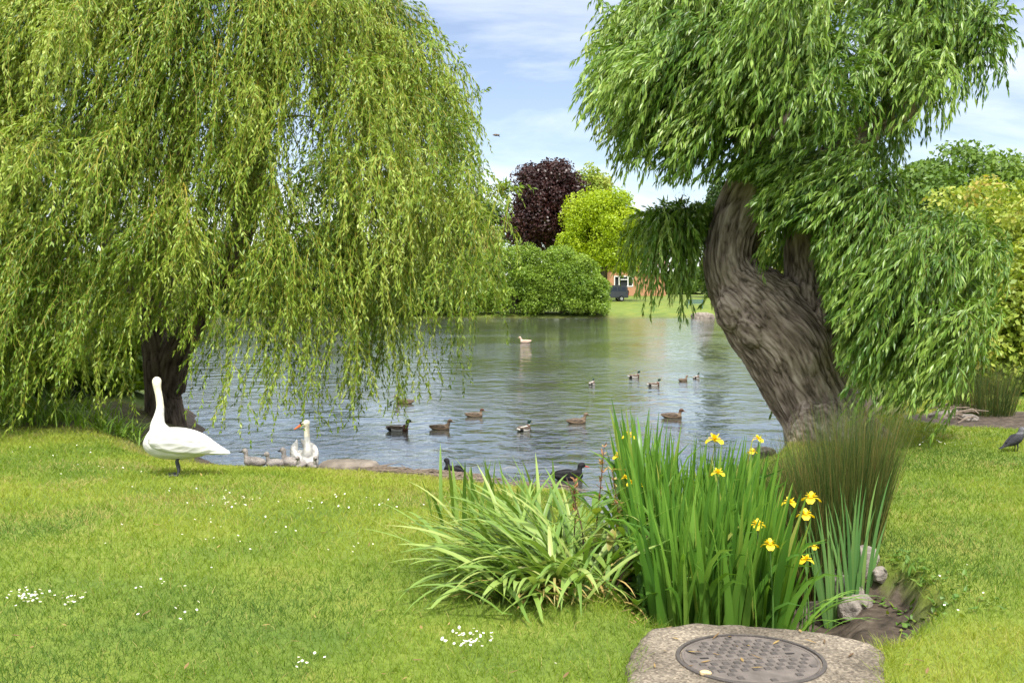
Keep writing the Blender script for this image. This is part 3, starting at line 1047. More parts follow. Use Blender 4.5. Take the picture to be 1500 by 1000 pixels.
# creeping weeds on the ditch edge
a = Acc()
n = 150
x, y = 2.38 + rng.normal(0, 0.12, n), 6.2 + rng.normal(0, 0.4, n)
V, Q = blades(np.stack([x, y, terrain(x, y)], -1), rng.random(n) * 2 * PI, 0.6 + 0.6 * rng.random(n), 0.6 * rng.random(n), 0.03 + 0.05 * rng.random(n), 0.02 + 0.012 * rng.random(n), K=3, fold=0.15, prof='broad', zfloor=True)
a.add(V, Q, tint=rep(np.clip(rng.normal(0.35, 0.15, n), 0, 1), 3, 3))
tag(a.build('weeds', M_DOCK), kind='stuff')

# long-leaved tufts under the left willow
M_TUFT = leaf_mat('tuft_leaf', [(0.06, 0.14, 0.014), (0.16, 0.29, 0.03), (0.30, 0.42, 0.07)], trans=0.3)
for px, py, n, hh, sp, lab in ((165, 640, 190, 0.55, 0.30, 'bright arching grass tuft just left of the standing swan'), (55, 622, 260, 0.7, 0.42, 'broad dark grass tuft at the lawn edge under the left willow'), (112, 612, 120, 0.6, 0.3, 'smaller grass tuft growing between two larger tufts under the left willow')):
    c = G(px, py)
    o = empty('grass_tuft', tuple(c), lab, 'grass tuft', 'long grass tufts under the left willow')
    x, y = c[0] + rng.normal(0, sp, n), c[1] + rng.normal(0, 0.2, n)
    a = Acc()
    V, Q = blades(np.stack([x, y, terrain(x, y)], -1), rng.random(n) * 2 * PI, 0.15 + 0.6 * rng.random(n), 0.6 + 1.2 * rng.random(n), hh * (0.5 + 0.5 * rng.random(n)), 0.018, K=7, fold=0.12, prof='strap', zfloor=True)
    a.add(local(o, V), Q, tint=rep(np.clip(rng.normal(0.5, 0.22, n), 0, 1), 7, 3))
    a.build('leaf_blades', M_TUFT, o, smooth=True)


# ------------------------------------------------------------------ willows
def strand_sim(P0, D0, L, step, grav, wind, jitter, grp=None, kw=0.1):
    Nn = len(P0)
    grp = np.arange(Nn) if grp is None else grp
    ng = grp.max() + 1
    M = int(np.ceil(L.max() / step))
    pos = np.zeros((M + 1, Nn, 3))
    pos[0] = P0
    d = nrm(D0.copy())
    sway = rng.normal(0, 1, (Nn, 3)) * jitter
    for k in range(M):
        sway = sway * 0.9 + (rng.normal(0, 1, (Nn, 3)) * 0.6 + rng.normal(0, 1, (ng, 3))[grp] * 0.8) * jitter * 0.45
        d = nrm(d + np.array([0, 0, -1.0]) * grav + wind * kw + sway * 0.25)
        pos[k + 1] = pos[k] + d * step
    cnt = np.maximum(2, np.round(L / step).astype(int))
    return pos, np.minimum(cnt, M)


def side_strands(pos, cnt, CT, WN, per, l0, l1, grav, jitter, kw):
    """short side sprays leaving the hanging strands"""
    Nn = pos.shape[1]
    s = np.repeat(np.arange(Nn), per)
    k = (cnt[s] * (0.08 + 0.8 * rng.random(len(s)))).astype(int)
    p = pos[k, s]
    t = nrm(pos[k + 1, s] - p)
    r_ = nrm(np.cross(t, rng.normal(0, 1, t.shape)))
    d = nrm(t * 0.7 + r_ * 0.8 + np.array([0, 0, 0.15]))
    L = l0 + (l1 - l0) * rng.random(len(s))
    ps, cs = strand_sim(p, d, L, 0.05, grav, WN[s], jitter, None, kw)
    return ps, cs, CT[s] + rng.normal(0, 0.05, len(s)), s, k


def cut_window(pos, cnt, poly, ymax, ragged=0.0):
    """strands stop where they would hang across the bare trunk"""
    px = 750 + pos[..., 0] / pos[..., 1] * FPX
    cam_v = (pos[..., 2] - CAM_Z)
    dep = pos[..., 1] * math.cos(PITCH) - cam_v * math.sin(PITCH)
    px = 750 + pos[..., 0] / dep * FPX
    py = 500 - (pos[..., 1] * math.sin(PITCH) + cam_v * math.cos(PITCH)) / dep * FPX
    px = px + rng.normal(0, 1, pos.shape[1]) * ragged
    ins = inside(px, py, np.array(poly, float)) & (pos[..., 1] < ymax)
    first = np.where(ins.any(0), ins.argmax(0), 10 ** 6)
    return np.minimum(cnt, first)


def grow(acc, nodes, radii, anchors, arch, rmax, rtip, bow=0.12):
    """branches that fork from the nearest wood already grown"""
    nodes, radii = [np.asarray(n) for n in nodes], list(radii)
    dist = [min(np.linalg.norm(n - a_) for n in nodes[::3]) for a_ in anchors]
    t = np.linspace(0, 1, 9)[:, None]
    for i in np.argsort(dist):
        e = anchors[i]
        NN = np.array(nodes)
        cost = np.linalg.norm(NN - e, axis=1) + np.maximum(0, NN[:, 2] - e[2]) * 0.35 - 0.3 * np.array(radii) ** 0.5
        j = int(np.argmin(cost))
        s = NN[j]
        c = (s + e) / 2 + rng.normal(0, bow, 3) * np.linalg.norm(e - s) * 0.6
        c[2] = max(c[2], s[2] * 0.4 + e[2] * 0.6) + arch * (0.5 + rng.random()) * np.linalg.norm(e - s)
        P = s * (1 - t) ** 2 + 2 * c * t * (1 - t) + e * t ** 2
        r0 = min(rmax, radii[j] * 0.75)
        Rr = r0 + (min(rtip, r0) - r0) * t[:, 0] ** 0.7
        V, Q, T = tube(P, Rr, 5, False)
        acc.add(V, Q, tint=0.5)
        for k in (3, 5, 7, 8):
            nodes.append(P[k])
            radii.append(Rr[k])


def strand_leaves(acc, pos, cnt, per, Ll, Wl, ctint, spread=0.6, floor=None, bare=0.06):
    M1, Nn, _ = pos.shape
    k = np.arange(M1 - 1)[:, None]
    ok = (k < cnt[None]) & (k > cnt[None] * bare)
    if floor is not None:
        ok &= pos[:-1, :, 2] > floor
    ki, si = np.where(ok)
    ki, si = np.repeat(ki, per), np.repeat(si, per)
    m = len(ki)
    u = rng.random(m)[:, None]
    p0, p1 = pos[ki, si], pos[ki + 1, si]
    p = p0 + (p1 - p0) * u
    t = nrm(p1 - p0)
    rr = nrm(np.cross(t, rng.normal(0, 1, (m, 3))))
    ax = nrm(t * 0.8 + rr * (spread * (0.4 + 0.9 * rng.random(m)))[:, None] + np.array([0, 0, -0.25]))
    b = nrm(np.cross(ax, rng.normal(0, 1, (m, 3))))
    frac = ki / np.maximum(cnt[si], 1)
    Lf = (Ll * (0.6 + 0.6 * rng.random(m)) * (1 - 0.35 * frac))[:, None]
    Wf = (Wl * (0.75 + 0.5 * rng.random(m)))[:, None]
    dn = np.array([0, 0, -1.0]) * Lf * 0.12
    V = np.stack([p, p + ax * Lf * 0.42 + b * Wf / 2, p + ax * Lf + dn, p + ax * Lf * 0.42 - b * Wf / 2], 1).reshape(-1, 3)
    Q = np.arange(m * 4).reshape(-1, 4)
    tn = np.clip(ctint[si] + rng.normal(0, 0.13, m) + 0.18 * (frac - 0.4), 0, 1)
    acc.add(V, Q, tint=np.repeat(tn, 4), mi=0)
    return m


def strand_twigs(acc, pos, cnt, r0, stride=3, mi=1):
    M1, Nn, _ = pos.shape
    K = np.minimum(np.arange(0, M1 + stride, stride)[:, None], cnt[None])
    P = pos[K, np.arange(Nn)[None]]
    th = np.array([0, 2 * PI / 3, 4 * PI / 3])
    rad = r0 * (1.15 - np.minimum(K / np.maximum(cnt[None], 1), 1))
    off = np.stack([np.cos(th), np.sin(th), 0 * th], -1)
    V = P[:, :, None] + off[None, None] * rad[:, :, None, None]
    k = len(K)
    V = V.transpose(1, 0, 2, 3).reshape(-1, 3)
    base = (np.arange(Nn) * k * 3)[:, None, None]
    kk = (np.arange(k - 1) * 3)[None, :, None]
    j = np.arange(3)[None, None]
    j2 = (np.arange(3) + 1)[None, None] % 3
    Q = np.stack([base + kk + j, base + kk + j2, base + kk + 3 + j2, base + kk + 3 + j], -1)
    live = (K[1:] > K[:-1]).T
    Q = Q[live].reshape(-1, 4)
    acc.add(V, Q, tint=0.5, mi=mi)


def branch_curves(acc, starts, ends, ctrl, r0, r1, n=10, sides=5, mi=0):
    t = np.linspace(0, 1, n)[:, None]
    for s, e, c, a0, a1 in zip(starts, ends, ctrl, r0, r1):
        P = s * (1 - t) ** 2 + 2 * c * t * (1 - t) + e * t ** 2
        P = P + (fbm(P * 1.1 + 5, 2, 3) - 0.5)[:, None] * 0.12 * np.sin(PI * t)
        V, Q, T = tube(P, a0 + (a1 - a0) * t[:, 0] ** 0.8, sides, False)
        acc.add(V, Q, tint=0.5, mi=mi)


def bark_attr(me, V, Nr, chains, depth, freq, lumps, twist=0.0, seed=0):
    """displace a trunk into ridges that follow its stems, and store stem coordinates for the shader"""
    best = np.full(len(V), 1e9)
    uv = np.zeros((len(V), 3))
    for ci, (P, Rr) in enumerate(chains):
        L = np.concatenate([[0], np.cumsum(np.linalg.norm(np.diff(P, axis=0), axis=1))])
        ds, us, sk = [], [], []
        e1 = np.array([1.0, 0, 0])
        for i in range(len(P) - 1):
            d = P[i + 1] - P[i]
            dn = d / np.linalg.norm(d)
            e1 = e1 - dn * e1.dot(dn)
            e1 = e1 / np.linalg.norm(e1)
            e2 = np.cross(dn, e1)
            tr = ((V - P[i]) @ d) / (d @ d)
            t = np.clip(tr, 0, 1)
            w = V - (P[i] + t[:, None] * d)
            dist = np.linalg.norm(w, axis=1)
            al = L[i] + np.clip(tr, -0.5, 1.5) * np.linalg.norm(d)
            x, y = w @ e1, w @ e2
            an = twist * al
            us.append(np.stack([x * np.cos(an) - y * np.sin(an), x * np.sin(an) + y * np.cos(an), al], -1))
            ds.append(dist)
            sk.append(dist - (Rr[i] + t * (Rr[i + 1] - Rr[i])))
        ds, us, sk = np.array(ds), np.array(us), np.array(sk).min(0)
        wt = np.exp(-(ds - ds.min(0)) / 0.035)
        wt /= wt.sum(0)
        u_ = (us * wt[..., None]).sum(0)
        u_[:, 2] += ci * 11.3
        m = sk < best
        best[m] = sk[m]
        uv[m] = u_[m]
    S = uv * np.array([freq, freq, freq * 0.17])
    warp = np.stack([fbm(S * 0.5 + 9, 2, seed), fbm(S * 0.5 + 19, 2, seed + 1), fbm(S * 0.5 + 29, 2, seed + 2)], -1) - 0.5
    S = S + warp * 1.3
    R1 = np.array(Matrix.Rotation(0.9, 3, Vector((1, 2, 0.6)).normalized()))
    R2 = np.array(Matrix.Rotation(2.1, 3, Vector((-1, 0.7, 1.4)).normalized()))
    R3 = np.array(Matrix.Rotation(4.0, 3, Vector((0.5, -1, 0.3)).normalized()))
    fb = (fbm(S @ R1, 3, seed + 3) + fbm(S @ R2 + 31, 3, seed + 4) + fbm(S @ R3 + 57, 3, seed + 6)) / 3
    fc = (fbm(S @ R3 * 2.1 + 5, 3, seed + 13) + fbm(S @ R1 * 2.1 + 71, 3, seed + 14)) / 2
    ridge = lambda q, k: np.clip(np.abs(q - 0.5) * k, 0, 1) ** 0.7
    rd = 0.62 * ridge(fb, 7.5) + 0.38 * ridge(fc, 5.0)
    lump = fbm(V * 2.3, 3, seed + 9) - 0.5
    V2 = V + Nr * (depth * (rd - 0.6) + lumps * lump)[:, None]
    me.vertices.foreach_set('co', V2.astype(np.float32).ravel())
    at = me.attributes.new('bark', 'FLOAT_VECTOR', 'POINT')
    at.data.foreach_set('vector', uv.astype(np.float32).ravel())
    if 'tint' in me.attributes:
        me.attributes.remove(me.attributes['tint'])
    at = me.attributes.new('tint', 'FLOAT', 'POINT')
    at.data.foreach_set('value', np.clip(rd, 0, 1).astype(np.float32))
    me.polygons.foreach_set('use_smooth', np.ones(len(me.polygons), bool))
    me.update()


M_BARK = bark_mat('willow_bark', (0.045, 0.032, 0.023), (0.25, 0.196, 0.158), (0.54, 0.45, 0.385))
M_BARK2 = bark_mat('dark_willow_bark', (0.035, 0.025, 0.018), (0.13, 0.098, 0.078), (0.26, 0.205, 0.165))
M_TWIG_Y = leaf_mat('yellow_twig', [(0.30, 0.25, 0.035), (0.36, 0.30, 0.04)], trans=0.0)
M_TWIG_B = plain('brown_branch', (0.10, 0.07, 0.03), rough=0.7, col2=(0.2, 0.15, 0.05))
M_WIL_L = leaf_mat('weeping_willow_leaf', [(0.045, 0.10, 0.008), (0.125, 0.215, 0.016), (0.26, 0.35, 0.04), (0.42, 0.49, 0.12)], trans=0.24, rough=0.42, spec=0.35)
M_WIL_R = leaf_mat('gnarled_willow_leaf', [(0.040, 0.105, 0.010), (0.10, 0.20, 0.022), (0.22, 0.34, 0.05), (0.40, 0.48, 0.14)], trans=0.24, rough=0.38, spec=0.4)

# ---- left weeping willow
rng = np.random.default_rng(21)
T0 = G(237, 612)
wl = empty('weeping_willow', tuple(T0), 'huge yellow green weeping willow whose curtain hangs over the standing swan and the pond', 'tree')
dT = T0[1]
spx = 1 / FPX * dT


def pxchain(rows, d, n):
    """rows of pixel x, pixel y, pixel radius, depth offset -> smooth stem centre line and radii"""
    P = np.array([[*W(x, y, d + o), r_ * d / FPX] for x, y, r_, o in rows])
    S = spline(P, n)
    return S[:, :3], np.maximum(S[:, 3], 0.01)


chL = [pxchain([(242, 650, 38, 0), (241, 615, 31, 0), (238, 575, 26, 0), (235, 530, 24, 0), (228, 480, 22, 0.1), (232, 400, 23, 0.2), (250, 300, 20, 0.1), (272, 180, 15, 0), (290, 80, 9, 0)], dT, 30),
       pxchain([(246, 570, 24, 0), (262, 510, 23, -0.1), (300, 440, 22, -0.3), (340, 375, 20, -0.5), (365, 300, 17, -0.6), (380, 200, 14, -0.6), (400, 100, 9, -0.5)], dT, 26),
       pxchain([(232, 480, 20, 0.1), (190, 400, 17, 0.5), (140, 320, 14, 0.8), (100, 220, 10, 1.0)], dT, 18)]
a = Acc()
for P, Rr in chL:
    V, Q, T = tube(P, Rr, 20)
    a.add(V, Q, T)
me, V, Nr = voxel_mesh(a, 0.022, 3)
bark_attr(me, local(wl, V), Nr, [(local(wl, P), Rr) for P, Rr in chL], 0.03, 14, 0.06, 0.1, 5)
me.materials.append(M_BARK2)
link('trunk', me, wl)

CX, CY = -4.9, dT - 0.2


def dome_r(z):
    return np.where(z > 3, np.sqrt(np.clip(1 - ((z - 3) / 4.7) ** 2, 0.02, 1)), 1 - 0.02 * (3 - z))


nt_ = 500
ths = rng.random(nt_) * 2 * PI
front = rng.random(nt_) < 0.55
ths = np.where(front, -PI / 2 + rng.normal(0, 0.85, nt_), ths)
zs = 1.6 + 5.7 * rng.random(nt_) ** 0.85
fr_ = 0.55 + 0.45 * rng.random(nt_) ** 0.5
lob = 0.86 + 0.26 * fbm(np.stack([np.cos(ths) * 2.2, np.sin(ths) * 2.2, zs * 0.8], -1), 2, 17)
# shoots gather in clumps with hollows between them
ck_ = rng.integers(0, 96, nt_)
ths[:60] = -PI / 2 + np.linspace(-1.5, 1.5, 60) + rng.normal(0, 0.05, 60)
zs[:60] = 1.9 + 5.2 * ((np.arange(60) * 0.618034 + 0.3) % 1.0)
fr_[:60] = 0.72 + 0.28 * rng.random(60)
ths = ths[ck_] + rng.normal(0, 0.11, nt_)
zs = np.clip(zs[ck_] + rng.normal(0, 0.28, nt_), 1.5, 7.3)
fr_ = np.clip(fr_[ck_] + rng.normal(0, 0.07, nt_), 0.4, 1.02)
lob = 0.86 + 0.26 * fbm(np.stack([np.cos(ths) * 2.2, np.sin(ths) * 2.2, zs * 0.8], -1), 2, 17)
ctl_ = rng.normal(0, 0.15, 96)[ck_]
rr_ = dome_r(zs) * fr_ * lob
anch = np.stack([CX + np.cos(ths) * rr_ * 3.95, CY + np.sin(ths) * rr_ * 3.5, zs], -1)
# the loose outer sprays over the water on the right
extra = np.array([W(x, y, d) for x, y, d in ((640, 75, 14.3), (668, 110, 14.5), (690, 150, 14.2), (698, 210, 14.0), (655, 200, 13.6), (672, 262, 13.5), (700, 285, 14.4), (640, 300, 13.2), (735, 282, 13.0), (738, 290, 13.05), (690, 330, 13.8), (712, 340, 14.0), (730, 285, 13.1), (733, 288, 12.95), (620, 130, 13.5), (600, 60, 13.8), (575, 250, 12.4), (660, 400, 13.4))])
n_lo = 64
low_ = np.stack([-8.6 + 3.0 * rng.random(n_lo), 13.2 + 2.6 * rng.random(n_lo), 1.3 + 1.9 * rng.random(n_lo)], -1)
anch[:n_lo] = low_
anch = np.concatenate([anch, extra])
nA = len(anch)
outv = nrm(np.concatenate([(anch[:, :2] - np.array([CX, CY])) / np.array([4.3, 3.5]), np.zeros((nA, 1))], 1))
ends_ = [c[0][-1] for c in chL]
mids_ = [c[0][int(len(c[0]) * 0.72)] for c in chL]
a = Acc()
nd = np.concatenate([c[0][int(len(c[0]) * 0.5):] for c in chL])
rd_ = np.concatenate([c[1][int(len(c[0]) * 0.5):] for c in chL])
grow(a, nd, rd_, anch, 0.16, 0.05, 0.006)
V = np.concatenate(a.V)
a.V = [local(wl, V)]
a.build('branches', M_TWIG_B, wl, smooth=True)

cr = Acc()
P0, D0, LL, CT, WN, GR = [], [], [], [], [], []
for i in range(nA):
    ex = i >= nt_
    k = rng.integers(5, 9) if not ex else 7
    tz = rng.normal(0, 0.08) + (ctl_[i] if not ex else 0)
    if not ex and anch[i, 0] > -1.9 and rng.random() < 0.35:
        continue
    for q in range(k):
        p = anch[i] + rng.normal(0, 0.10 if not ex else 0.05, 3) * np.array([1, 1, 0.6])
        ang = rng.normal(0, 0.6)
        o = outv[i]
        dd = np.array([0.8 * (o[0] * math.cos(ang) - o[1] * math.sin(ang)), 0.8 * (o[0] * math.sin(ang) + o[1] * math.cos(ang)), 0.35 + 0.6 * rng.random()])
        if ex:
            dd = dd * np.array([0.35, 0.35, 0.6])
        pxx = 750 + p[0] / p[1] * FPX
        hem = -0.1 + 0.4 * abs(rng.normal()) + 0.45 * float(sstep(-2.0, -0.5, p[0]))
        if p[0] < -5.9:
            hem = -0.1 + 0.3 * rng.random()
        L = min(1.0 + 3.3 * rng.random(), max(0.5, (p[2] - hem) * 1.08 + 0.5))
        if ex:
            L = min(1.1 + 1.2 * rng.random(), max(0.5, p[2] - 0.75))
        P0.append(p); D0.append(dd); LL.append(L); CT.append(0.46 + tz); GR.append(i)
        wv = 1 - float(sstep(-5.5, -2.2, p[0]))
        WN.append([-0.04 - 0.20 * wv, -0.1, 0])
# arching yellow boughs, each with its own cascade of strands
nb_ = 96
bth = -PI / 2 + np.linspace(-2.0, 2.0, nb_) + rng.normal(0, 0.08, nb_)
bz = 2.4 + 4.3 * ((np.arange(nb_) * 0.618034) % 1.0)
br = dome_r(bz) * (0.62 + 0.2 * rng.random(nb_))
bs = np.stack([CX + np.cos(bth) * br * 3.95, CY + np.sin(bth) * br * 3.5, bz], -1)
bd = np.stack([np.cos(bth + rng.normal(0, 0.3, nb_)), np.sin(bth), 0.55 + 0.5 * rng.random(nb_)], -1)
bw = np.tile([-0.05, 0, 0.0], (nb_, 1))
bp, bc = strand_sim(bs, bd, 1.5 + 1.1 * rng.random(nb_), 0.06, 0.075, bw, 0.12)
bc = np.maximum(cut_window(bp, bc, [(598, -60), (630, 50), (676, 96), (694, 180), (700, 700), (1700, 700), (1700, -900), (598, -900)], 99), 2)
strand_twigs(cr, bp - np.array(wl.location[:]), bc, 0.011)
for b_ in range(nb_):
    tz = rng.normal(0, 0.13)
    for q in range(30):
        k = int(bc[b_] * (0.15 + 0.83 * rng.random()))
        p = bp[k, b_]
        f = k / max(bc[b_], 1)
        t_ = bp[min(k + 1, len(bp) - 1), b_] - p
        P0.append(p)
        D0.append(nrm(t_) * 0.9 + rng.normal(0, 0.35, 3) + np.array([0, 0, 0.1]))
        LL.append(min((0.5 + 1.1 * rng.random()) * (1.25 - 0.5 * f), max(0.3, (p[2] - 0.05) * 1.05)))
        CT.append(0.54 + tz)
        GR.append(nA + b_)
        WN.append([-0.04 - 0.15 * (1 - float(sstep(-5.5, -2.2, p[0]))), -0.05, 0])
P0, D0, LL, CT, WN, GR = map(np.array, (P0, D0, LL, CT, WN, GR))
pos, cnt = strand_sim(P0, D0, LL, 0.05, 0.15, WN, 0.20, GR, 0.2)
cnt = np.maximum(cut_window(pos, cnt, [(206, 505), (235, 470), (262, 490), (276, 560), (270, 625), (206, 625)], dT + 0.3), 2)
inner = cut_window(pos, cnt, [(318, 430), (342, 338), (372, 326), (366, 400), (344, 440)], dT - 0.5, 6)
cnt = np.where(rng.random(len(cnt)) < 0.45, np.maximum(inner, 2), cnt)
LEFT_OUT = [(598, -60), (630, 50), (676, 96), (694, 180), (702, 265), (744, 272), (742, 700), (1700, 700), (1700, -900), (598, -900)]
cnt = np.maximum(cut_window(pos, cnt, LEFT_OUT, 99, 20), 1)
g_ = terrain(pos[..., 0], pos[..., 1])
pos[..., 2] = np.maximum(pos[..., 2], np.maximum(g_, WATER_Z) + 0.06)
pos_l = pos - np.array(wl.location[:])
n_left = strand_leaves(cr, pos_l, cnt, 2, 0.10, 0.021, CT, spread=0.7)
strand_twigs(cr, pos_l, cnt, 0.0032)
ps, cs, cts, _s, _k = side_strands(pos, cnt, CT, WN, 2, 0.18, 0.5, 0.16, 0.15, 0.2)
g_ = terrain(ps[..., 0], ps[..., 1])
ps[..., 2] = np.maximum(ps[..., 2], np.maximum(g_, WATER_Z) + 0.06)
cs = np.where(cnt[_s] < 3, 0, cut_window(ps, cs, LEFT_OUT, 99, 20))
n_left += strand_leaves(cr, ps - np.array(wl.location[:]), cs, 2, 0.098, 0.0215, cts, spread=0.7, bare=0)
strand_twigs(cr, ps - np.array(wl.location[:]), cs, 0.0022)
cr.build('crown', [M_WIL_L, M_TWIG_Y], wl)
print('left willow leaves', n_left, 'strands', len(LL))

# ---- right gnarled willow
rng = np.random.default_rng(33)
TR = G(1222, 655)
dR = 13.3
wr = empty('gnarled_willow', (TR[0], dR, ground_at(TR[0], dR)), 'gnarled pollarded willow with a thick leaning grey trunk and mop of drooping green leaves', 'tree')
chR = [pxchain([(1232, 700, 92, 0), (1222, 655, 78, 0), (1202, 610, 58, 0), (1176, 560, 59, 0), (1148, 500, 67, 0), (1108, 450, 62, 0), (1074, 405, 43, 0.05), (1070, 360, 38, 0.1), (1086, 310, 40, 0.15), (1113, 255, 40, 0.1), (1130, 190, 32, 0), (1140, 110, 24, 0), (1150, 40, 14, 0)], dR, 46),
       pxchain([(1168, 560, 40, 0.1), (1180, 500, 50, 0.05), (1182, 450, 42, 0), (1180, 405, 29, 0), (1177, 355, 26, 0), (1184, 300, 25, 0), (1210, 240, 24, 0.1), (1265, 195, 22, 0.2), (1325, 155, 21, 0.2), (1365, 95, 16, 0.1), (1390, 30, 9, 0)], dR, 36),
       pxchain([(1215, 600, 34, -0.1), (1255, 628, 30, -0.2), (1292, 655, 22, -0.25), (1318, 690, 12, -0.3)], dR, 12),
       pxchain([(1195, 610, 36, -0.3), (1180, 650, 30, -0.5), (1168, 700, 20, -0.6)], dR, 10),
       pxchain([(1215, 600, 36, -0.35), (1226, 650, 34, -0.55), (1236, 710, 24, -0.7)], dR, 10),
       pxchain([(1176, 420, 26, 0.1), (1215, 375, 20, 0.2), (1262, 345, 15, 0.1), (1320, 335, 10, -0.1), (1380, 345, 6, -0.2)], dR, 16),
       pxchain([(1078, 380, 26, 0.2), (1048, 345, 16, 0.3), (1015, 318, 11, 0.35), (985, 308, 7, 0.3)], dR, 12),
       pxchain([(1118, 240, 26, -0.1), (1070, 170, 18, -0.4), (1010, 100, 12, -0.6), (950, 60, 7, -0.8)], dR, 14)]
a = Acc()
for P, Rr in chR:
    V, Q, T = tube(P, Rr, 24)
    a.add(V, Q, T)
# low burrs and knots, half sunk in the trunk
for x, y, o, r_ in ((1152, 445, -0.22, 26), (1068, 452, -0.27, 22), (1104, 476, -0.33, 26), (1196, 470, -0.2, 26), (1160, 545, -0.27, 26), (1200, 560, -0.2, 28)):
    c = W(x, y, dR + o)
    rr = r_ * dR / FPX
    V, Q, T = tube([c - [0.0, 0, rr * 1.5], c - [0, 0, rr], c, c + [0, 0, rr], c + [0, 0, rr * 1.5]], np.array([0.15, .75, 1, .75, .15]) * rr, 12)
    a.add(V, Q, T)
me, V, Nr = voxel_mesh(a, 0.012, 18, 0.5)
bark_attr(me, local(wr, V), Nr, [(local(wr, P), Rr) for P, Rr in chR[:2] + chR[5:]], 0.034, 16.0, 0.085, 0.12, 2)
me.materials.append(M_BARK)
link('trunk', me, wr)

reg = [  # px, py, rx, ry, depth, depth spread, count, length lo/hi, wind
    (1160, 0, 235, 55, 13.4, 1.4, 120, 0.8, 1.75, (-0.25, -0.1)),
    (985, 50, 78, 60, 13.3, 0.9, 55, 0.7, 1.5, (0.10, -0.1)),
    (1130, 110, 190, 55, 12.6, 0.7, 85, 0.8, 1.55, (-0.35, -0.1)),
    (1385, 55, 56, 48, 13.3, 0.9, 55, 0.5, 1.05, (-0.15, 0)),
    (992, 330, 36, 13, 13.6, 0.3, 54, 0.7, 1.5, (0.0, 0)),
    (1215, 250, 65, 45, 12.6, 0.5, 42, 0.7, 1.35, (-0.75, -0.2)),
    (1250, 330, 60, 45, 12.9, 0.8, 55, 0.9, 1.9, (-0.3, -0.1)),
    (1335, 362, 95, 46, 13.0, 1.0, 105, 0.9, 2.0, (-0.40, -0.1)),
    (1335, 455, 95, 60, 12.6, 0.7, 64, 0.8, 1.8, (-0.45, -0.1)),
    (1200, 150, 150, 90, 14.8, 0.7, 60, 0.8, 1.5, (-0.1, 0.0)),
    (1130, 120, 80, 40, 12.4, 0.3, 44, 0.7, 1.3, (-0.3, -0.1)),
]
a = Acc()
P0, D0, LL, CT, WN, ANC, GR = [], [], [], [], [], [], []
for x, y, rx, ry, d, ds, n, l0, l1, wn in reg:
    for i in range(n):
        if i % 4 == 0:
            an, q = rng.random() * 2 * PI, math.sqrt(rng.random())
            dd = d + rng.normal(0, ds * 0.6)
            tz = rng.normal(0, 0.15)
        c = W(x + rx * q * math.cos(an), y + ry * q * math.sin(an), dd) + rng.normal(0, 0.11, 3)
        ANC.append(c)
        hub = W(x + (0 if rx < 200 else rx * 0.4 * math.cos(an)), y, d + 0.3)
        o = c - hub
        o[2] = 0
        o = o / max(np.linalg.norm(o), 0.05)
        for s in range(rng.integers(5, 9)):
            ang = rng.normal(0, 0.45)
            D0.append([0.6 * (o[0] * math.cos(ang) - o[1] * math.sin(ang)), 0.6 * (o[0] * math.sin(ang) + o[1] * math.cos(ang)), 0.3 + 0.6 * rng.random()])
            P0.append(c + rng.normal(0, 0.08, 3))
            LL.append(l0 + (l1 - l0) * rng.random())
            CT.append(0.44 + tz)
            WN.append([wn[0], wn[1], 0])
            GR.append(len(ANC) - 1)
P0, D0, LL, CT, WN, ANC, GR = map(np.array, (P0, D0, LL, CT, WN, ANC, GR))
sel_ = (chR[0], chR[1], chR[5], chR[6], chR[7])
grow(a, np.concatenate([c[0][len(c[0]) // 2:] for c in sel_]), np.concatenate([c[1][len(c[0]) // 2:] for c in sel_]), ANC, 0.12, 0.03, 0.005)
a.V = [local(wr, np.concatenate(a.V))]
a.build('branches', M_BARK, wr, smooth=True)
cr = Acc()
pos, cnt = strand_sim(P0, D0, LL, 0.05, 0.17, WN, 0.2, GR, 0.32)
WIN = [(1022, 330), (1046, 285), (1070, 256), (1122, 256), (1110, 298), (1118, 340), (1110, 385), (1127, 430), (1147, 424), (1148, 345), (1166, 326), (1198, 335), (1210, 420), (1232, 480), (1240, 560), (1236, 640), (1100, 660), (1015, 480)]
cnt = np.maximum(cut_window(pos, cnt, WIN, dR + 0.1, 5), 1)
RIGHT_OUT = [(856, -900), (860, 60), (870, 150), (898, 220), (922, 275), (938, 290), (936, 480), (600, 480), (600, -900)]
SKYGAP = [(905, 262), (960, 268), (1056, 262), (1046, 304), (1000, 296), (940, 306), (905, 300)]
cnt = np.maximum(cut_window(pos, cnt, SKYGAP, 99, 4), 1)
RIGHT_OUT2 = [(1480, -900), (1476, 110), (1440, 165), (1345, 205), (1300, 250), (1318, 300), (1400, 312), (1462, 350), (1475, 520), (1440, 640), (1900, 640), (1900, -900)]
cnt = np.maximum(np.minimum(cut_window(pos, cnt, RIGHT_OUT, 99, 24), cut_window(pos, cnt, RIGHT_OUT2, 99, 24)), 1)
g_ = terrain(pos[..., 0], pos[..., 1])
pos[..., 2] = np.maximum(pos[..., 2], np.maximum(g_, WATER_Z) + 0.08)
pos_l = pos - np.array(wr.location[:])
n_right = strand_leaves(cr, pos_l, cnt, 2, 0.15, 0.024, CT, spread=0.33)
strand_twigs(cr, pos_l, cnt, 0.0032)
ps, cs, cts, s_, k_ = side_strands(pos, cnt, CT, WN, 2, 0.15, 0.42, 0.2, 0.15, 0.22)
cs = cut_window(ps, cs, SKYGAP, 99, 6)
cs = np.minimum(np.minimum(cut_window(ps, cs, WIN, dR + 0.1), cut_window(ps, cs, RIGHT_OUT, 99, 24)), cut_window(ps, cs, RIGHT_OUT2, 99, 24))
cs = np.where(cnt[s_] < 3, 0, cs)
n_right += strand_leaves(cr, ps - np.array(wr.location[:]), cs, 2, 0.14, 0.023, cts, spread=0.4, bare=0)
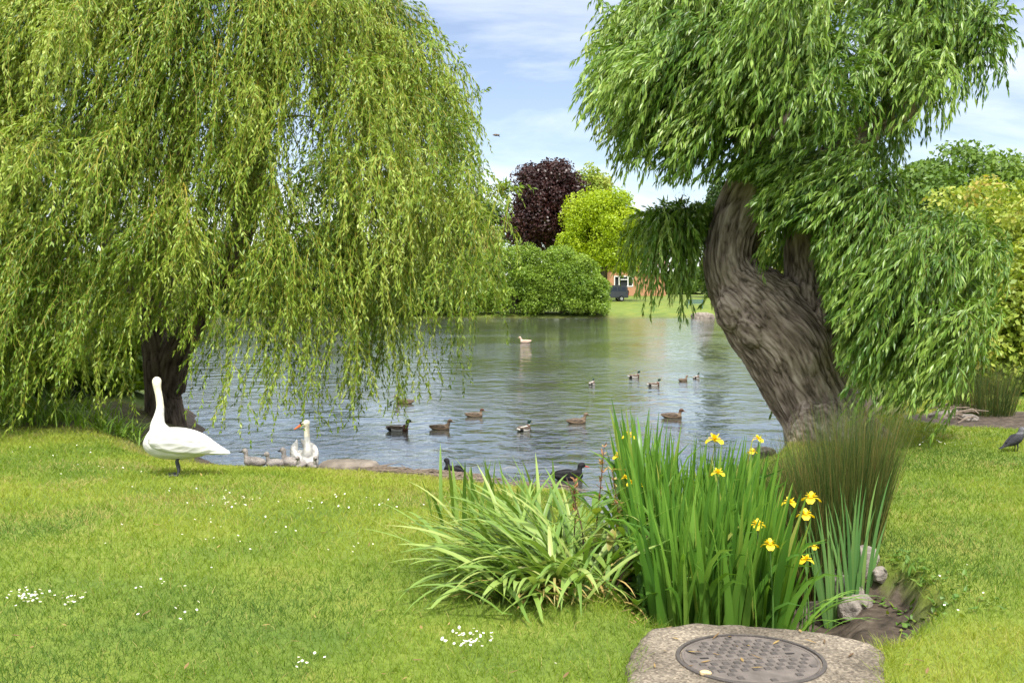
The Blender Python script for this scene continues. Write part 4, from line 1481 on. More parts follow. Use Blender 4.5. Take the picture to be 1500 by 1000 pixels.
strand_twigs(cr, ps - np.array(wr.location[:]), cs, 0.0022)
M_TWIG_G = leaf_mat('olive_twig', [(0.17, 0.17, 0.04), (0.22, 0.2, 0.05)], trans=0.0)
cr.build('crown', [M_WIL_R, M_TWIG_G], wr)
print('right willow leaves', n_right, 'strands', len(LL))


# ------------------------------------------------------------------ background trees and shrubs
rng = np.random.default_rng(44)
def leaf_cloud(acc, c, rad, n, size, nsub=50, sub=(0.22, 0.36), tm=0.5, up=0.3, seed=0, fill=0.55, asp=0.6, ts=0.12):
    """sub-clumps scattered through a crown's volume, each a puff of leaf-sized faces"""
    c, rad = np.array(c), np.array(rad)
    d = nrm(rng.normal(0, 1, (nsub, 3)))
    d[:, 2] = np.where(d[:, 2] < -0.62, -d[:, 2], d[:, 2])
    q = fill + (0.92 - fill) * rng.random(nsub)
    cen = d * q[:, None]
    sr = sub[0] + (sub[1] - sub[0]) * rng.random(nsub)
    st = rng.normal(0, ts, nsub)
    k = rng.integers(0, nsub, n)
    dd = rng.normal(0, 1, (n, 3))
    dd[:, 2] += up
    dd = nrm(dd)
    r_ = sr[k] * (0.55 + 0.5 * rng.random(n) ** 0.6)
    p = c + (cen[k] + dd * r_[:, None]) * rad
    nor = nrm(dd + rng.normal(0, 0.75, (n, 3)))
    a1 = nrm(np.cross(nor, rng.normal(0, 1, (n, 3))))
    a2 = np.cross(nor, a1)
    s = (size * (0.6 + 0.8 * rng.random(n)))[:, None]
    V = np.stack([p - a1 * s / 2, p + a2 * s * asp / 2, p + a1 * s / 2, p - a2 * s * asp / 2], 1).reshape(-1, 3)
    t = np.clip(tm + st[k] + rng.normal(0, 0.12, n), 0, 1)
    acc.add(V, np.arange(n * 4).reshape(-1, 4), tint=np.repeat(t, 4))
    return cen, rad


def tree(name, x, y, top, rx, label, cat, mat, bark, n, size, group=None, rz=None, base_gap=0.15, lobes=None, ry=None, nsub=60, sub=(0.2, 0.34), up=0.3, trunk=True, fill=0.5, ts=0.12):
    g = ground_at(x, y)
    o = empty(name, (x, y, g), label, cat, group)
    H = top - g
    a = Acc()
    z0 = H * base_gap
    cz, rzz = (H + z0) / 2, (H - z0) / 2
    if base_gap < 0.07:
        cz, rzz = H * 0.38, H * 0.66
    cen, rad = leaf_cloud(a, (0, 0, cz), (rx, ry or rx, rzz), n, size, nsub, sub, up=up, fill=fill, ts=ts)
    for (lx, ly, lz, lr, ln) in (lobes or []):
        leaf_cloud(a, (lx, ly, lz), (lr, lr, lr), ln, size, max(8, nsub // 5), (0.35, 0.6), up=up, fill=0.3, ts=ts)
    if base_gap < 0.07:
        leaf_cloud(a, (0, 0, H * 0.2), (rx * 0.97, (ry or rx) * 0.97, H * 0.3), n // 3, size, nsub // 2, (0.25, 0.4), up=0.1, fill=0.6, ts=ts)
    a.build('crown', mat, o)
    b = Acc()
    r0 = max(0.06, rx * 0.07)
    V, Q, T = tube(spline([(0, 0, -0.2), (0.02 * rx, 0, H * 0.25), (-0.02 * rx, 0, H * 0.55), (0, 0, H * 0.82)], 10), np.linspace(r0 * 1.2, r0 * 0.25, 10), 8)
    b.add(V, Q, T)
    for k in range(14):
        e = np.array([0, 0, cz]) + cen[k % len(cen)] * rad * 0.85
        s = np.array([0, 0, max(0.05 * H, min(e[2] - 0.1 * H, H * (0.12 + 0.5 * rng.random())))])
        m = (s + e) / 2 + [0, 0, -0.04 * H]
        V, Q, T = tube(spline([s, m, e], 6), np.linspace(r0 * 0.5, r0 * 0.1, 6), 6)
        b.add(V, Q, T)
    b.build('trunk', bark, o, smooth=True)
    return o


M_BARK_FAR = plain('tree_bark', (0.08, 0.065, 0.05), rough=0.9, col2=(0.16, 0.13, 0.1))
M_BEECH = leaf_mat('copper_leaf', [(0.016, 0.007, 0.007), (0.040, 0.015, 0.013), (0.085, 0.032, 0.024)], trans=0.15, rough=0.4)
M_GOLD = leaf_mat('golden_leaf', [(0.14, 0.23, 0.006), (0.31, 0.43, 0.014), (0.48, 0.56, 0.03)], trans=0.35)
M_MID = leaf_mat('mid_green_leaf', [(0.045, 0.10, 0.012), (0.11, 0.20, 0.026), (0.20, 0.30, 0.05)], trans=0.3)
M_DARK = leaf_mat('dark_green_leaf', [(0.02, 0.05, 0.012), (0.045, 0.095, 0.02), (0.09, 0.15, 0.03)], trans=0.25)
M_SHRUB = leaf_mat('shrub_leaf', [(0.07, 0.15, 0.014), (0.185, 0.30, 0.03), (0.32, 0.43, 0.06)], trans=0.3)
M_LIME = leaf_mat('lime_leaf', [(0.09, 0.17, 0.016), (0.23, 0.33, 0.04), (0.38, 0.45, 0.08), (0.48, 0.36, 0.09)], trans=0.35)
M_CREAM = leaf_mat('cream_leaf', [(0.3, 0.32, 0.08), (0.5, 0.48, 0.16)], trans=0.3)


def at(px, d):
    return (px - 750) / FPX * d


def zt(py, d):
    return W(750, py, d)[2]


tree('copper_beech', at(806, 152), 152, zt(238, 152), 6.1, 'tall dark copper beech with purple brown leaves on the far bank', 'tree', M_BEECH, M_BARK_FAR, 42000, 0.42, base_gap=0.12, nsub=120, ry=6, lobes=[(-1, -1, 14.2, 3.4, 6000), (1.8, -1, 13.0, 3.8, 6000), (-2.5, -2, 9, 4, 6000), (0.3, -0.5, 16.3, 3.0, 6000)])
tree('golden_maple', at(884, 140), 140, zt(280, 140), 5.8, 'bright golden yellow leafed tree in front of the brick house', 'tree', M_GOLD, M_BARK_FAR, 40000, 0.30, base_gap=0.16, nsub=80, lobes=[(-4.2, -1, 7.2, 2.6, 3000), (4.6, -1, 6.4, 2.8, 4500), (0.5, -2, 5.0, 3.2, 3500), (3.6, 0, 4.8, 2.4, 2200)])
tree('ash_tree', at(862, 162), 162, zt(246, 162), 4.6, 'green tree top showing behind the copper beech and golden tree', 'tree', M_LIME, M_BARK_FAR, 12000, 0.5, base_gap=0.2)
tree('oak_tree', at(690, 158), 158, zt(288, 158), 5.4, 'dark green tree seen left of the copper beech through willow strands', 'tree', M_DARK, M_BARK_FAR, 14000, 0.5, base_gap=0.15)
tree('cream_shrub', at(716, 128), 128, zt(340, 128), 2.2, 'pale cream leaved tall shrub between the willow strands and the copper beech', 'shrub', M_CREAM, M_BARK_FAR, 5000, 0.32, base_gap=0.06, nsub=30)
for px, d, topy, rx, lab, n in ((824, 104.3, 370, 4.4, 'large rounded green shrub at the water edge below the golden tree', 26000), (752, 104.4, 362, 4.0, 'rounded green shrub at the far water edge left of the largest one', 20000), (694, 104.5, 372, 3.6, 'green shrub half hidden behind the hanging willow strands', 12000), (874, 103.6, 402, 1.3, 'low shrub at the right end of the far shrub row beside the van', 6000)):
    tree('bank_shrub', at(px, d), d, zt(topy, d), rx, lab, 'shrub', M_SHRUB, M_BARK_FAR, int(n * 1.7), 0.18, 'rounded shrubs on the far bank', base_gap=0.0, nsub=90, sub=(0.18, 0.3), up=0.5, ry=2.9)
# far bank left, seen in gaps of the left willow
for k, (px, d, topy, rx, lab, m_) in enumerate(((640, 104.8, 385, 3.4, 'mid green far bank shrub behind the right edge of the left willow', M_MID), (575, 105.2, 372, 4.2, 'broad green far bank tree behind the middle of the left willow', M_SHRUB), (480, 106, 330, 5.2, 'taller dark far bank tree behind the left willow curtain', M_DARK), (380, 105.2, 365, 4.4, 'green far bank tree seen past the leaning willow stem', M_MID),
                                               (280, 106, 340, 5.0, 'dark far bank tree behind the left willow trunk', M_DARK), (170, 105.2, 365, 4.6, 'green far bank tree behind the left edge of the willow', M_SHRUB), (60, 106, 340, 5.2, 'dark far bank tree at the far left behind the willow', M_DARK))):
    tree('far_tree', at(px, d), d, zt(topy, d), rx, lab, 'tree', m_, M_BARK_FAR, 7000, 0.45, 'trees along the far left bank', base_gap=0.02)
for k, (px, d, topy, rx, lab, m_) in enumerate(((1048, 156, 262, 2.6, 'dark narrow evergreen behind the bend of the gnarled trunk', M_DARK), (1120, 122, 350, 4.6, 'green far tree seen between the two stems of the gnarled willow', M_LIME), (1200, 118, 330, 5.2, 'dark far tree hidden behind the gnarled willow stems', M_DARK), (1290, 110, 330, 5.0, 'green far tree behind the drooping right side of the gnarled willow', M_MID))):
    tree('far_tree', at(px, d), d, zt(topy, d), rx, lab, 'tree', m_, M_BARK_FAR, 8000, 0.45, 'trees along the far right bank', base_gap=0.02)
for px, topy, rx, lab in ((1015, 392, 6, 'green tree behind the right end of the brick house'), (935, 398, 5, 'green tree behind the ridge of the brick house'), (1075, 385, 7, 'green tree far right of the brick house behind the gnarled trunk')):
    tree('far_tree', at(px, 188), 188, zt(topy, 188), rx, lab, 'tree', M_MID, M_BARK_FAR, 7000, 0.55, 'trees behind the brick house', base_gap=0.02)
# right bank
tree('field_maple', at(1402, 58), 58, zt(218, 58), 5.2, 'big domed dark green tree rising behind the lime green shrubs on the right', 'tree', M_MID, M_BARK_FAR, 26000, 0.28, base_gap=0.08, nsub=90)
tree('field_maple', at(1570, 62), 62, zt(285, 62), 4.6, 'dark green tree cut by the right picture edge behind the shrubs', 'tree', M_DARK, M_BARK_FAR, 9000, 0.3, base_gap=0.08)
for px, d, topy, rx, lab, m_, n, sz in ((1430, 27, 288, 2.3, 'tall lime green shrub rising above the drooping right side of the gnarled willow', M_LIME, 22000, 0.13), (1508, 23, 282, 1.7, 'lime green shrub with orange tinted shoots at the right picture edge', M_LIME, 20000, 0.12), (1345, 32, 318, 2.4, 'green shrub showing just right of the gnarled willow branches', M_LIME, 14000, 0.14),
                                        (1475, 19.5, 385, 1.3, 'leafy light green shrub standing behind the right hand rushes', M_LIME, 14000, 0.11), (1560, 19, 350, 1.4, 'dense green shrub overlapping the right edge beyond the jackdaw', M_LIME, 10000, 0.12), (1390, 24, 440, 1.5, 'low dark bush behind the stone heap on the right bank', M_DARK, 10000, 0.12), (1322, 21.5, 470, 1.1, 'dark bush at the water edge just right of the gnarled trunk', M_DARK, 9000, 0.12)):
    tree('bank_shrub', at(px, d), d, zt(topy, d), rx, lab, 'shrub', m_, M_BARK_FAR, n, sz, 'shrubs on the right bank', base_gap=0.02, nsub=80, sub=(0.18, 0.3), up=0.5)
# bushes on the left bank behind the willow
for px, d, topy, rx, lab in ((95, 19.0, 470, 1.7, 'dark bush under the left willow behind the grass tufts'), (-20, 18.2, 450, 1.7, 'dark bush at the left picture edge under the willow'), (180, 19.5, 505, 0.9, 'low dark bush just left of the weeping willow trunk')):
    tree('bank_shrub', at(px, d), d, zt(topy, d), rx, lab, 'shrub', M_SHRUB, M_BARK_FAR, 8000, 0.12, 'dark bushes on the left bank', base_gap=0.0, nsub=40)

# ------------------------------------------------------------------ house, van, bench
M_BRICK, nt, out = new_mat('orange_brick')
tc = N(nt, 'TexCoord')
bt = N(nt, 'TexBrick', Scale=4.4)
bt.inputs['Color1'].default_value = (0.42, 0.17, 0.075, 1)
bt.inputs['Color2'].default_value = (0.52, 0.24, 0.11, 1)
bt.inputs['Mortar'].default_value = (0.45, 0.36, 0.28, 1)
mp = N(nt, 'Mapping')
mp.inputs['Rotation'].default_value = (R(90), 0, 0)
nt.links.new(tc.outputs['Object'], mp.inputs[0])
nt.links.new(mp.outputs[0], bt.inputs['Vector'])
p = N(nt, 'BsdfPrincipled', Roughness=0.85)
nt.links.new(bt.outputs[0], p.inputs['Base Color'])
nt.links.new(p.outputs[0], out.inputs[0])
M_WHITE = plain('white_paint', (0.78, 0.78, 0.76), rough=0.5, var=0.03)
M_TILE = plain('roof_tile', (0.16, 0.08, 0.055), rough=0.85, scale=3, col2=(0.24, 0.13, 0.09))
M_GLASS = plain('dark_window_glass', (0.03, 0.035, 0.04), rough=0.08, var=0.1, spec=0.6)
hd = 166.0
hx, hz = at(928, hd), ground_at(at(928, hd), hd)
ho = empty('brick_house', (hx, hd, hz), 'orange brick house with white window and white gable behind the golden tree', 'house')
wx0, wx1, wh = -5.2, 5.0, 4.5
a = Acc()
# front wall with an opening for the window: pieces butted round it
wl_, wr_, wb_, wt_ = at(899, hd) - hx, at(927, hd) - hx, zt(420, hd) - hz, zt(404, hd) - hz
for x0, x1, z0, z1 in ((wx0, wl_, 0, wh), (wr_, wx1, 0, wh), (wl_, wr_, 0, wb_), (wl_, wr_, wt_, wh)):
    box(a, ((x0 + x1) / 2, 0, (z0 + z1) / 2), (x1 - x0, 0.3, z1 - z0))
box(a, ((wx0 + wx1) / 2, 7.0, wh / 2), (wx1 - wx0, 0.3, wh))
for x in (wx0 + 0.15, wx1 - 0.15):
    box(a, (x, 3.5, wh / 2), (0.3, 6.7, wh))
a.build('wall', M_BRICK, ho)
a = Acc()
rt = wh + 2.3
V = [[wx0 - .4, -.6, wh - .1], [wx1 + .4, -.6, wh - .1], [wx1 + .4, 3.5, rt], [wx0 - .4, 3.5, rt], [wx1 + .4, 7.6, wh - .1], [wx0 - .4, 7.6, wh - .1]]
V = V + [[x, y, z + 0.18] for x, y, z in V]
a.add(V, [[0, 3, 2, 1], [3, 5, 4, 2], [6, 7, 8, 9], [9, 8, 10, 11], [0, 1, 7, 6], [4, 5, 11, 10], [1, 2, 8, 7], [2, 4, 10, 8], [3, 0, 6, 9], [5, 3, 9, 11]])
ro = a.build('roof', M_TILE, ho)
a = Acc()
gx0 = at(950, hd) - hx
gz = zt(400, hd) - hz
a.add([[gx0 - 1.3, -0.75, gz], [gx0 + 2.4, -0.75, gz], [gx0 + 0.55, -0.75, gz + 1.9], [gx0 - 1.3, 1.5, gz], [gx0 + 2.4, 1.5, gz], [gx0 + 0.55, 1.5, gz + 1.9]], [[0, 1, 4, 3], [1, 2, 5, 4], [2, 0, 3, 5]], [[0, 2, 1], [3, 4, 5]])
a.build('gable', M_WHITE, ho)
a = Acc()
box(a, (-2.0, 3.5, rt + 0.7), (0.8, 0.7, 1.6))
a.build('chimney', M_BRICK, ro)
a = Acc()
fw = 0.16
for x in (wl_ + fw / 2, wl_ + (wr_ - wl_) * 0.27, wl_ + (wr_ - wl_) * 0.73, wr_ - fw / 2):
    box(a, (x, -0.02, (wb_ + wt_) / 2), (fw, 0.34, wt_ - wb_))
for z in (wb_ + fw / 2, wt_ - fw / 2):
    box(a, ((wl_ + wr_) / 2, -0.03, z), (wr_ - wl_, 0.36, fw))
box(a, ((wl_ + wr_) / 2, -0.025, wb_ + (wt_ - wb_) * 0.66), ((wr_ - wl_) * 0.44, 0.345, fw * .8))
wo = a.build('window', M_WHITE, ho)
a = Acc()
box(a, ((wl_ + wr_) / 2, 0.06, (wb_ + wt_) / 2), (wr_ - wl_ - 0.02, 0.05, wt_ - wb_ - 0.02))
a.build('pane', M_GLASS, wo)

M_VAN = plain('dark_grey_car_paint', (0.055, 0.06, 0.068), rough=0.3, var=0.08, spec=0.6)
M_TYRE = plain('tyre_rubber', (0.015, 0.015, 0.016), rough=0.9)
M_RIM = plain('pale_wheel', (0.55, 0.55, 0.54), rough=0.4, metallic=0.3)
M_LAMP = plain('red_lamp', (0.4, 0.03, 0.02), rough=0.3)
vd = 140.0
vx = at(918, vd)
vz = zt(440.5, vd)
vg = ground_at(vx, vd)
vo = empty('parked_van', (vx, vd, vg), 'dark grey boxy van with pale wheels parked on the grass before the brick house', 'van')
# side outline, rear at x=0, nose at negative x
out_ = [(0.0, 0.45), (0.02, 1.0), (-0.12, 1.95), (-0.3, 2.1), (-2.9, 2.1), (-3.25, 1.95), (-3.75, 1.3), (-4.5, 1.15), (-4.62, 0.95), (-4.62, 0.42)]
a = Acc()
n = len(out_)
ys = [(-0.95, 0.10), (-0.88, 0.0), (0.88, 0.0), (0.95, 0.10)]
prof = []
for y, tuck in ((-0.9, 1), (0.9, 1)):
    prof.append(np.array([[x, y * (0.88 if z > 1.3 else 1.0), z] for x, z in out_]))
V = np.concatenate(prof)
j = np.arange(n)
Q = np.stack([j, (j + 1) % n, n + (j + 1) % n, n + j], -1)
bm = bmesh.new()
vs = [bm.verts.new(v) for v in V]
for q in Q:
    bm.faces.new([vs[i] for i in q])
bm.faces.new([vs[i] for i in range(n)][::-1])
bm.faces.new([vs[n + i] for i in range(n)])
bmesh.ops.recalc_face_normals(bm, faces=bm.faces)
bmesh.ops.bevel(bm, geom=list(bm.edges), offset=0.06, segments=2, affect='EDGES')
me = bpy.data.meshes.new('body')
bm.to_mesh(me)
bm.free()
me.materials.append(M_VAN)
link('body', me, vo)
for y in (-0.93, 0.93):
    for x0, x1 in ((-0.3, -1.35), (-1.45, -2.45)):
        a = Acc()
        s = 1 if y > 0 else -1
        yb, yt = y * 0.975, y * 0.87
        pts = [[x0, yb - s * .02, 1.32], [x1, yb - s * .02, 1.32], [x1 - 0.02, yt + s * .02, 1.86], [x0 - 0.1, yt + s * .02, 1.86]]
        pts2 = [[p_[0], p_[1] - s * 0.06, p_[2]] for p_ in pts]
        a.add(pts + pts2, [[0, 1, 2, 3], [4, 7, 6, 5], [0, 4, 5, 1], [1, 5, 6, 2], [2, 6, 7, 3], [3, 7, 4, 0]])
        a.build('side_window', M_GLASS, vo)
    for x in (-0.95, -3.75):
        a = Acc()
        V, Q, T = tube([(x, y - .12, .36), (x, y - .10, .36), (x, y + .06, .36), (x, y + .08, .36)], [.3, .36, .36, .3], 28)
        a.add(V, Q, T)
        w_ = a.build('wheel', M_TYRE, vo, smooth=False)
        a = Acc()
        V, Q, T = tube([(x, y - .125, .36), (x, y - .135 if y < 0 else y + .1, .36)], [.2, .2], 20)
        a.add(V, Q, T)
        a.build('rim', M_RIM, w_)
    a = Acc()
    box(a, (0.02, y * 0.85, 0.95), (0.05, 0.12, 0.3))
    a.build('tail_lamp', M_LAMP, vo)
a = Acc()
V, Q, T = tube([(0.04, 0.1, 1.1), (0.22, 0.1, 1.1)], [0.36, 0.36], 24)
a.add(V, Q, T)
a.build('spare_wheel', M_TYRE, vo)
vo.rotation_euler = (0, 0, R(8))

M_BENCH = plain('teal_bench_paint', (0.06, 0.13, 0.14), rough=0.6)
bd = 116.0
bx = at(1018, bd)
be = empty('park_bench', (bx, bd, ground_at(bx, bd)), 'teal painted bench on the far lawn under the left hanging tuft', 'bench', rz=R(-8))
a = Acc()
for k in range(4):
    box(a, (0, -0.05 + k * 0.13, 0.45), (1.9, 0.10, 0.045))
a.build('seat', M_BENCH, be)
a = Acc()
for k in range(3):
    box(a, (0, 0.46 + k * 0.03, 0.6 + k * 0.15), (1.9, 0.045, 0.11))
a.build('backrest', M_BENCH, be)
for sx in (-0.8, 0.8):
    a = Acc()
    box(a, (sx, -0.05, 0.21), (0.08, 0.08, 0.42))
    a.build('leg', M_BENCH, be)
    a = Acc()
    V, Q, T = tube([(sx, 0.42, 0), (sx, 0.44, 0.45), (sx, 0.56, 1.0)], 0.05, 6)
    a.add(V, Q, T)
    a.build('leg', M_BENCH, be)

# ------------------------------------------------------------------ birds
M_SWAN = feather_mat('white_feather', (0.68, 0.665, 0.63), (0.58, 0.56, 0.52), 26, 0.3, (0.5, 1, 1))
M_SWANW = feather_mat('white_wing_feather', (0.70, 0.69, 0.665), (0.54, 0.525, 0.49), 20, 1.0, (0.35, 1.2, 1.2))
M_NECK = feather_mat('cream_feather', (0.80, 0.74, 0.60), (0.72, 0.65, 0.5), 60, 0.1)
M_BLACK = plain('black_skin', (0.018, 0.018, 0.02), rough=0.5)
M_LEG = plain('dark_grey_leg', (0.05, 0.052, 0.06), rough=0.6, scale=60, bump=0.3, bscale=200)
M_ORANGE = plain('orange_bill', (0.75, 0.17, 0.05), rough=0.45, var=0.08)
M_EYE = plain('bird_eye', (0.01, 0.01, 0.01), rough=0.1, spec=0.8)


def bodies(chains, vox, it, mats, idx_fn=None, name='body'):
    """closed elliptical lofts merged into one continuous skin; rows are x, y, z, lateral radius, height radius"""
    a = Acc()
    for rows, n, lat in chains:
        S = spline(np.array(rows, float), n)
        V, Q, T = tube(S[:, :3], np.maximum(S[:, 3], 0.002), 18, True, lat, np.maximum(S[:, 4], 0.002))
        a.add(V, Q, T)
    me, V, Nr = voxel_mesh(a, vox, it)
    for m in mats:
        me.materials.append(m)
    me.polygons.foreach_set('use_smooth', np.ones(len(me.polygons), bool))
    if idx_fn is not None:
        c = np.zeros(len(me.polygons) * 3, np.float32)
        me.polygons.foreach_get('center', c)
        me.polygons.foreach_set('material_index', idx_fn(c.reshape(-1, 3)).astype(np.int32))
    me.name = name
    return me


LAT = (0, 1, 0)


def loft(rows, n, lat=LAT, sides=14):
    S = spline(np.array(rows, float), n)
    a = Acc()
    a.add(*tube(S[:, :3], np.maximum(S[:, 3], 0.001), sides, True, lat, np.maximum(S[:, 4], 0.001)))
    return a


def eye(parent, x, y, z, r_):
    a = Acc()
    V, Q, T = tube([(x, y - r_, z), (x, y - r_ * .6, z), (x, y, z), (x, y + r_ * .6, z), (x, y + r_, z)], np.array([.1, .8, 1, .8, .1]) * r_, 8)
    a.add(V, Q, T)
    a.build('eye', M_EYE, parent, smooth=True)


# standing swan: faces left, head turned up and away
c0 = G(258, 697)
so = empty('standing_swan', tuple(c0), 'white swan standing on the lawn with its neck stretched straight up', 'swan', rz=PI)
body_rows = [(-0.30, 0, .235, .05, .03), (-.24, 0, .25, .10, .07), (-.12, 0, .285, .145, .125), (.02, 0, .305, .16, .146), (.14, 0, .32, .15, .146), (.22, 0, .35, .125, .13), (.27, 0, .375, .07, .08)]
neck_rows = [(.14, 0, .40, .10, .11), (.165, 0, .48, .072, .075), (.155, 0, .56, .052, .050), (.142, 0, .65, .039, .037), (.15, 0, .75, .035, .034), (.165, 0, .83, .036, .035), (.17, .0, .88, .041, .042), (.172, -.01, .91, .042, .042), (.172, -.015, .932, .026, .026)]
head_rows = [(.17, 0.01, .905, .04, .042), (.175, -.04, .90, .036, .036), (.18, -.075, .895, .022, .024)]
tail_rows = [(-.2, 0, .255, .10, .05), (-.34, 0, .235, .09, .03), (-.46, 0, .222, .05, .016), (-.52, 0, .218, .02, .008)]
me = bodies([(body_rows, 30, LAT), (neck_rows, 40, LAT), (head_rows, 10, (1, 0, 0)), (tail_rows, 16, LAT)], 0.009, 6, [M_SWAN, M_NECK],
            lambda c: (c[:, 2] > 0.56) & (fbm(c * 12, 2, 4) * 0.25 + 0.55 < c[:, 2]))
link('body', me, so)
for s in (-1, 1):
    a = loft([(.20, s * .125, .385, .02, .05), (.12, s * .15, .36, .025, .088), (-.04, s * .16, .34, .03, .098), (-.2, s * .13, .308, .026, .085), (-.34, s * .075, .265, .018, .05), (-.45, s * .035, .237, .01, .022), (-.50, s * .02, .228, .004, .008)], 30)
    a.build('wing', M_SWANW, so, smooth=True)
    a = Acc()
    x0 = 0.0 if s < 0 else -0.03
    V, Q, T = tube(spline([(x0 - .02, s * .06, .2), (x0 + .005, s * .06, .14), (x0 - .012, s * .06, .07), (x0 - .005, s * .06, .012)], 14), [.026, .022, .018, .015, .014, .013, .013, .014, .014, .012, .011, .011, .012, .013], 10)
    a.add(V, Q, T)
    lo = a.build('leg', M_LEG, so, smooth=True)
    a = Acc()
    toes = [(x0 + .10, s * .06 - .05), (x0 + .125, s * .06), (x0 + .10, s * .06 + .05)]
    for tx, ty in toes:
        V, Q, T = tube([(x0 - .01, s * .06, .014), ((x0 + tx) / 2, (s * .06 + ty) / 2, .016), (tx, ty, .006)], [.010, .008, .004], 8)
        a.add(V, Q, T)
    ct = (x0 - .005, s * .06, .010)
    V = [ct] + [(tx * .97 + x0 * .03, ty, .005) for tx, ty in toes]
    V = V + [(x, y, z - .004) for x, y, z in V]
    a.add(V, [[0, 1, 5, 4], [1, 2, 6, 5], [2, 3, 7, 6], [3, 0, 4, 7]], [[0, 1, 2], [0, 2, 3], [4, 6, 5], [4, 7, 6]])
    V, Q, T = tube([(x0, s * .06, .018), (x0 - .035, s * .06, .006)], [.007, .004], 6)
    a.add(V, Q, T)
    a.build('webbed_foot', M_LEG, lo)
a = loft([(.178, -.06, .898, .02, .02), (.184, -.10, .892, .014, .012), (.188, -.145, .888, .012, .006)], 12, (1, 0, 0))
a.build('beak', M_ORANGE, so, smooth=True)

# swimming swan: breast to the viewer, head turned left
c1 = Wt(446, 684)
s2 = empty('swimming_swan', (c1[0], c1[1], WATER_Z), 'white swan on the water with orange bill beside its grey cygnets', 'swan', rz=R(-70))
body_rows = [(-0.46, 0, .10, .03, .02), (-.38, 0, .10, .09, .06), (-.22, 0, .085, .15, .12), (-.02, 0, .08, .185, .15), (.14, 0, .085, .165, .145), (.24, 0, .11, .12, .12), (.30, 0, .12, .06, .07)]
neck_rows = [(.18, 0, .16, .10, .11), (.25, 0, .24, .066, .07), (.262, 0, .32, .046, .046), (.24, 0, .40, .040, .038), (.22, 0, .48, .037, .035), (.215, 0, .55, .036, .035), (.225, 0, .60, .036, .036), (.235, 0, .625, .03, .03)]
hd_ = np.array(Matrix.Rotation(R(70), 3, 'Z') @ Vector((-0.94, -0.34, 0)))  # to the viewer's left
hl = np.array([-hd_[1], hd_[0], 0])
h0 = np.array([.225, 0, .612])


def hrow(f, dz, ra, rb):
    q = h0 + hd_ * f
    return (q[0], q[1], q[2] + dz, ra, rb)


me = bodies([(body_rows, 30, LAT), (neck_rows, 40, LAT), ([hrow(-.035, 0, .03, .032), hrow(0, .002, .038, .042), hrow(.04, -.006, .033, .036), hrow(.075, -.02, .022, .024)], 14, hl)], 0.009, 5, [M_SWAN, M_NECK],
            lambda c: c[:, 2] > 0.44)
link('body', me, s2)
for s in (-1, 1):
    a = loft([(.17, s * .12, .15, .03, .06), (.08, s * .14, .165, .04, .09), (-.08, s * .13, .19, .05, .11), (-.24, s * .085, .22, .04, .09), (-.36, s * .05, .26, .022, .06), (-.44, s * .03, .30, .008, .025)], 30)
    a.build('wing', M_SWANW, s2, smooth=True)
a = loft([hrow(.065, -.016, .022, .024), hrow(.10, -.035, .017, .016), hrow(.14, -.06, .016, .010), hrow(.165, -.075, .010, .006)], 14, hl)
bk = a.build('beak', M_ORANGE, s2, smooth=True)
a = loft([hrow(.05, .012, .012, .012), hrow(.068, .012, .016, .016), hrow(.088, -.006, .012, .012)], 8, hl)
a.build('bill_knob', M_BLACK, bk, smooth=True)
a = loft([hrow(.045, -.002, .035, .013), hrow(.066, -.010, .0265, .017), hrow(.08, -.02, .021, .014)], 8, hl)
a.build('black_face', M_BLACK, s2, smooth=True)

# cygnets
M_CYG = feather_mat('grey_down', (0.33, 0.30, 0.28), (0.20, 0.175, 0.16), 60, 0.5, rough=0.95)
cy = empty('cygnet', (0, 0, 0), 'x', 'cygnet', 'cygnets with the swimming swan')
me = bodies([([(-.15, 0, .05, .02, .02), (-.11, 0, .055, .05, .045), (-.02, 0, .06, .07, .06), (.06, 0, .065, .06, .055), (.10, 0, .08, .03, .03)], 20, LAT), ([(.06, 0, .085, .04, .04), (.085, 0, .12, .027, .027), (.085, 0, .155, .024, .024), (.095, 0, .185, .031, .032), (.118, 0, .182, .024, .025), (.135, 0, .178, .014, .014)], 20, LAT)], 0.0065, 3, [M_CYG])
link('body', me, cy)
for s in (-1, 1):
    a = loft([(.05, s * .05, .075, .008, .02), (0, s * .064, .07, .012, .026), (-.07, s * .05, .065, .01, .016), (-.1, s * .035, .06, .004, .006)], 12)
    a.build('wing', M_CYG, cy, smooth=True)
a = loft([(.128, 0, .178, .012, .011), (.15, 0, .172, .010, .007), (.17, 0, .168, .006, .004)], 8)
a.build('beak', M_BLACK, cy, smooth=True)
for s in (-1, 1):
    eye(cy, .115, s * .024, .19, .005)
for i, (px, py, rz, sc, lab) in enumerate(((371, 687, PI - 0.1, 1.12, 'grey cygnet lying longest and leftmost at the shore nearest the standing swan'), (402, 689, PI + 0.5, 1.0, 'fluffy grey cygnet second from the left sitting at the water edge'), (425, 688, PI - 0.5, 1.2, 'pale cygnet holding its head highest just left of the swimming swan'),
                                          (441, 692, -PI / 2 - 0.3, 0.85, 'small cygnet directly in front of the swimming swan breast'), (458, 692, -PI / 2 + 0.6, 0.85, 'small cygnet at the right front of the swimming swan by the flat stone'))):
    o = cy if i == 0 else copy_tree(cy)
    c = Wt(px, py, WATER_Z + 0.03)
    g = ground_at(c[0], c[1])
    o.location = (c[0], c[1], max(g - 0.005, WATER_Z - 0.025))
    o.rotation_euler = (0, 0, rz)
    o.scale = (sc,) * 3
    o['label'] = lab

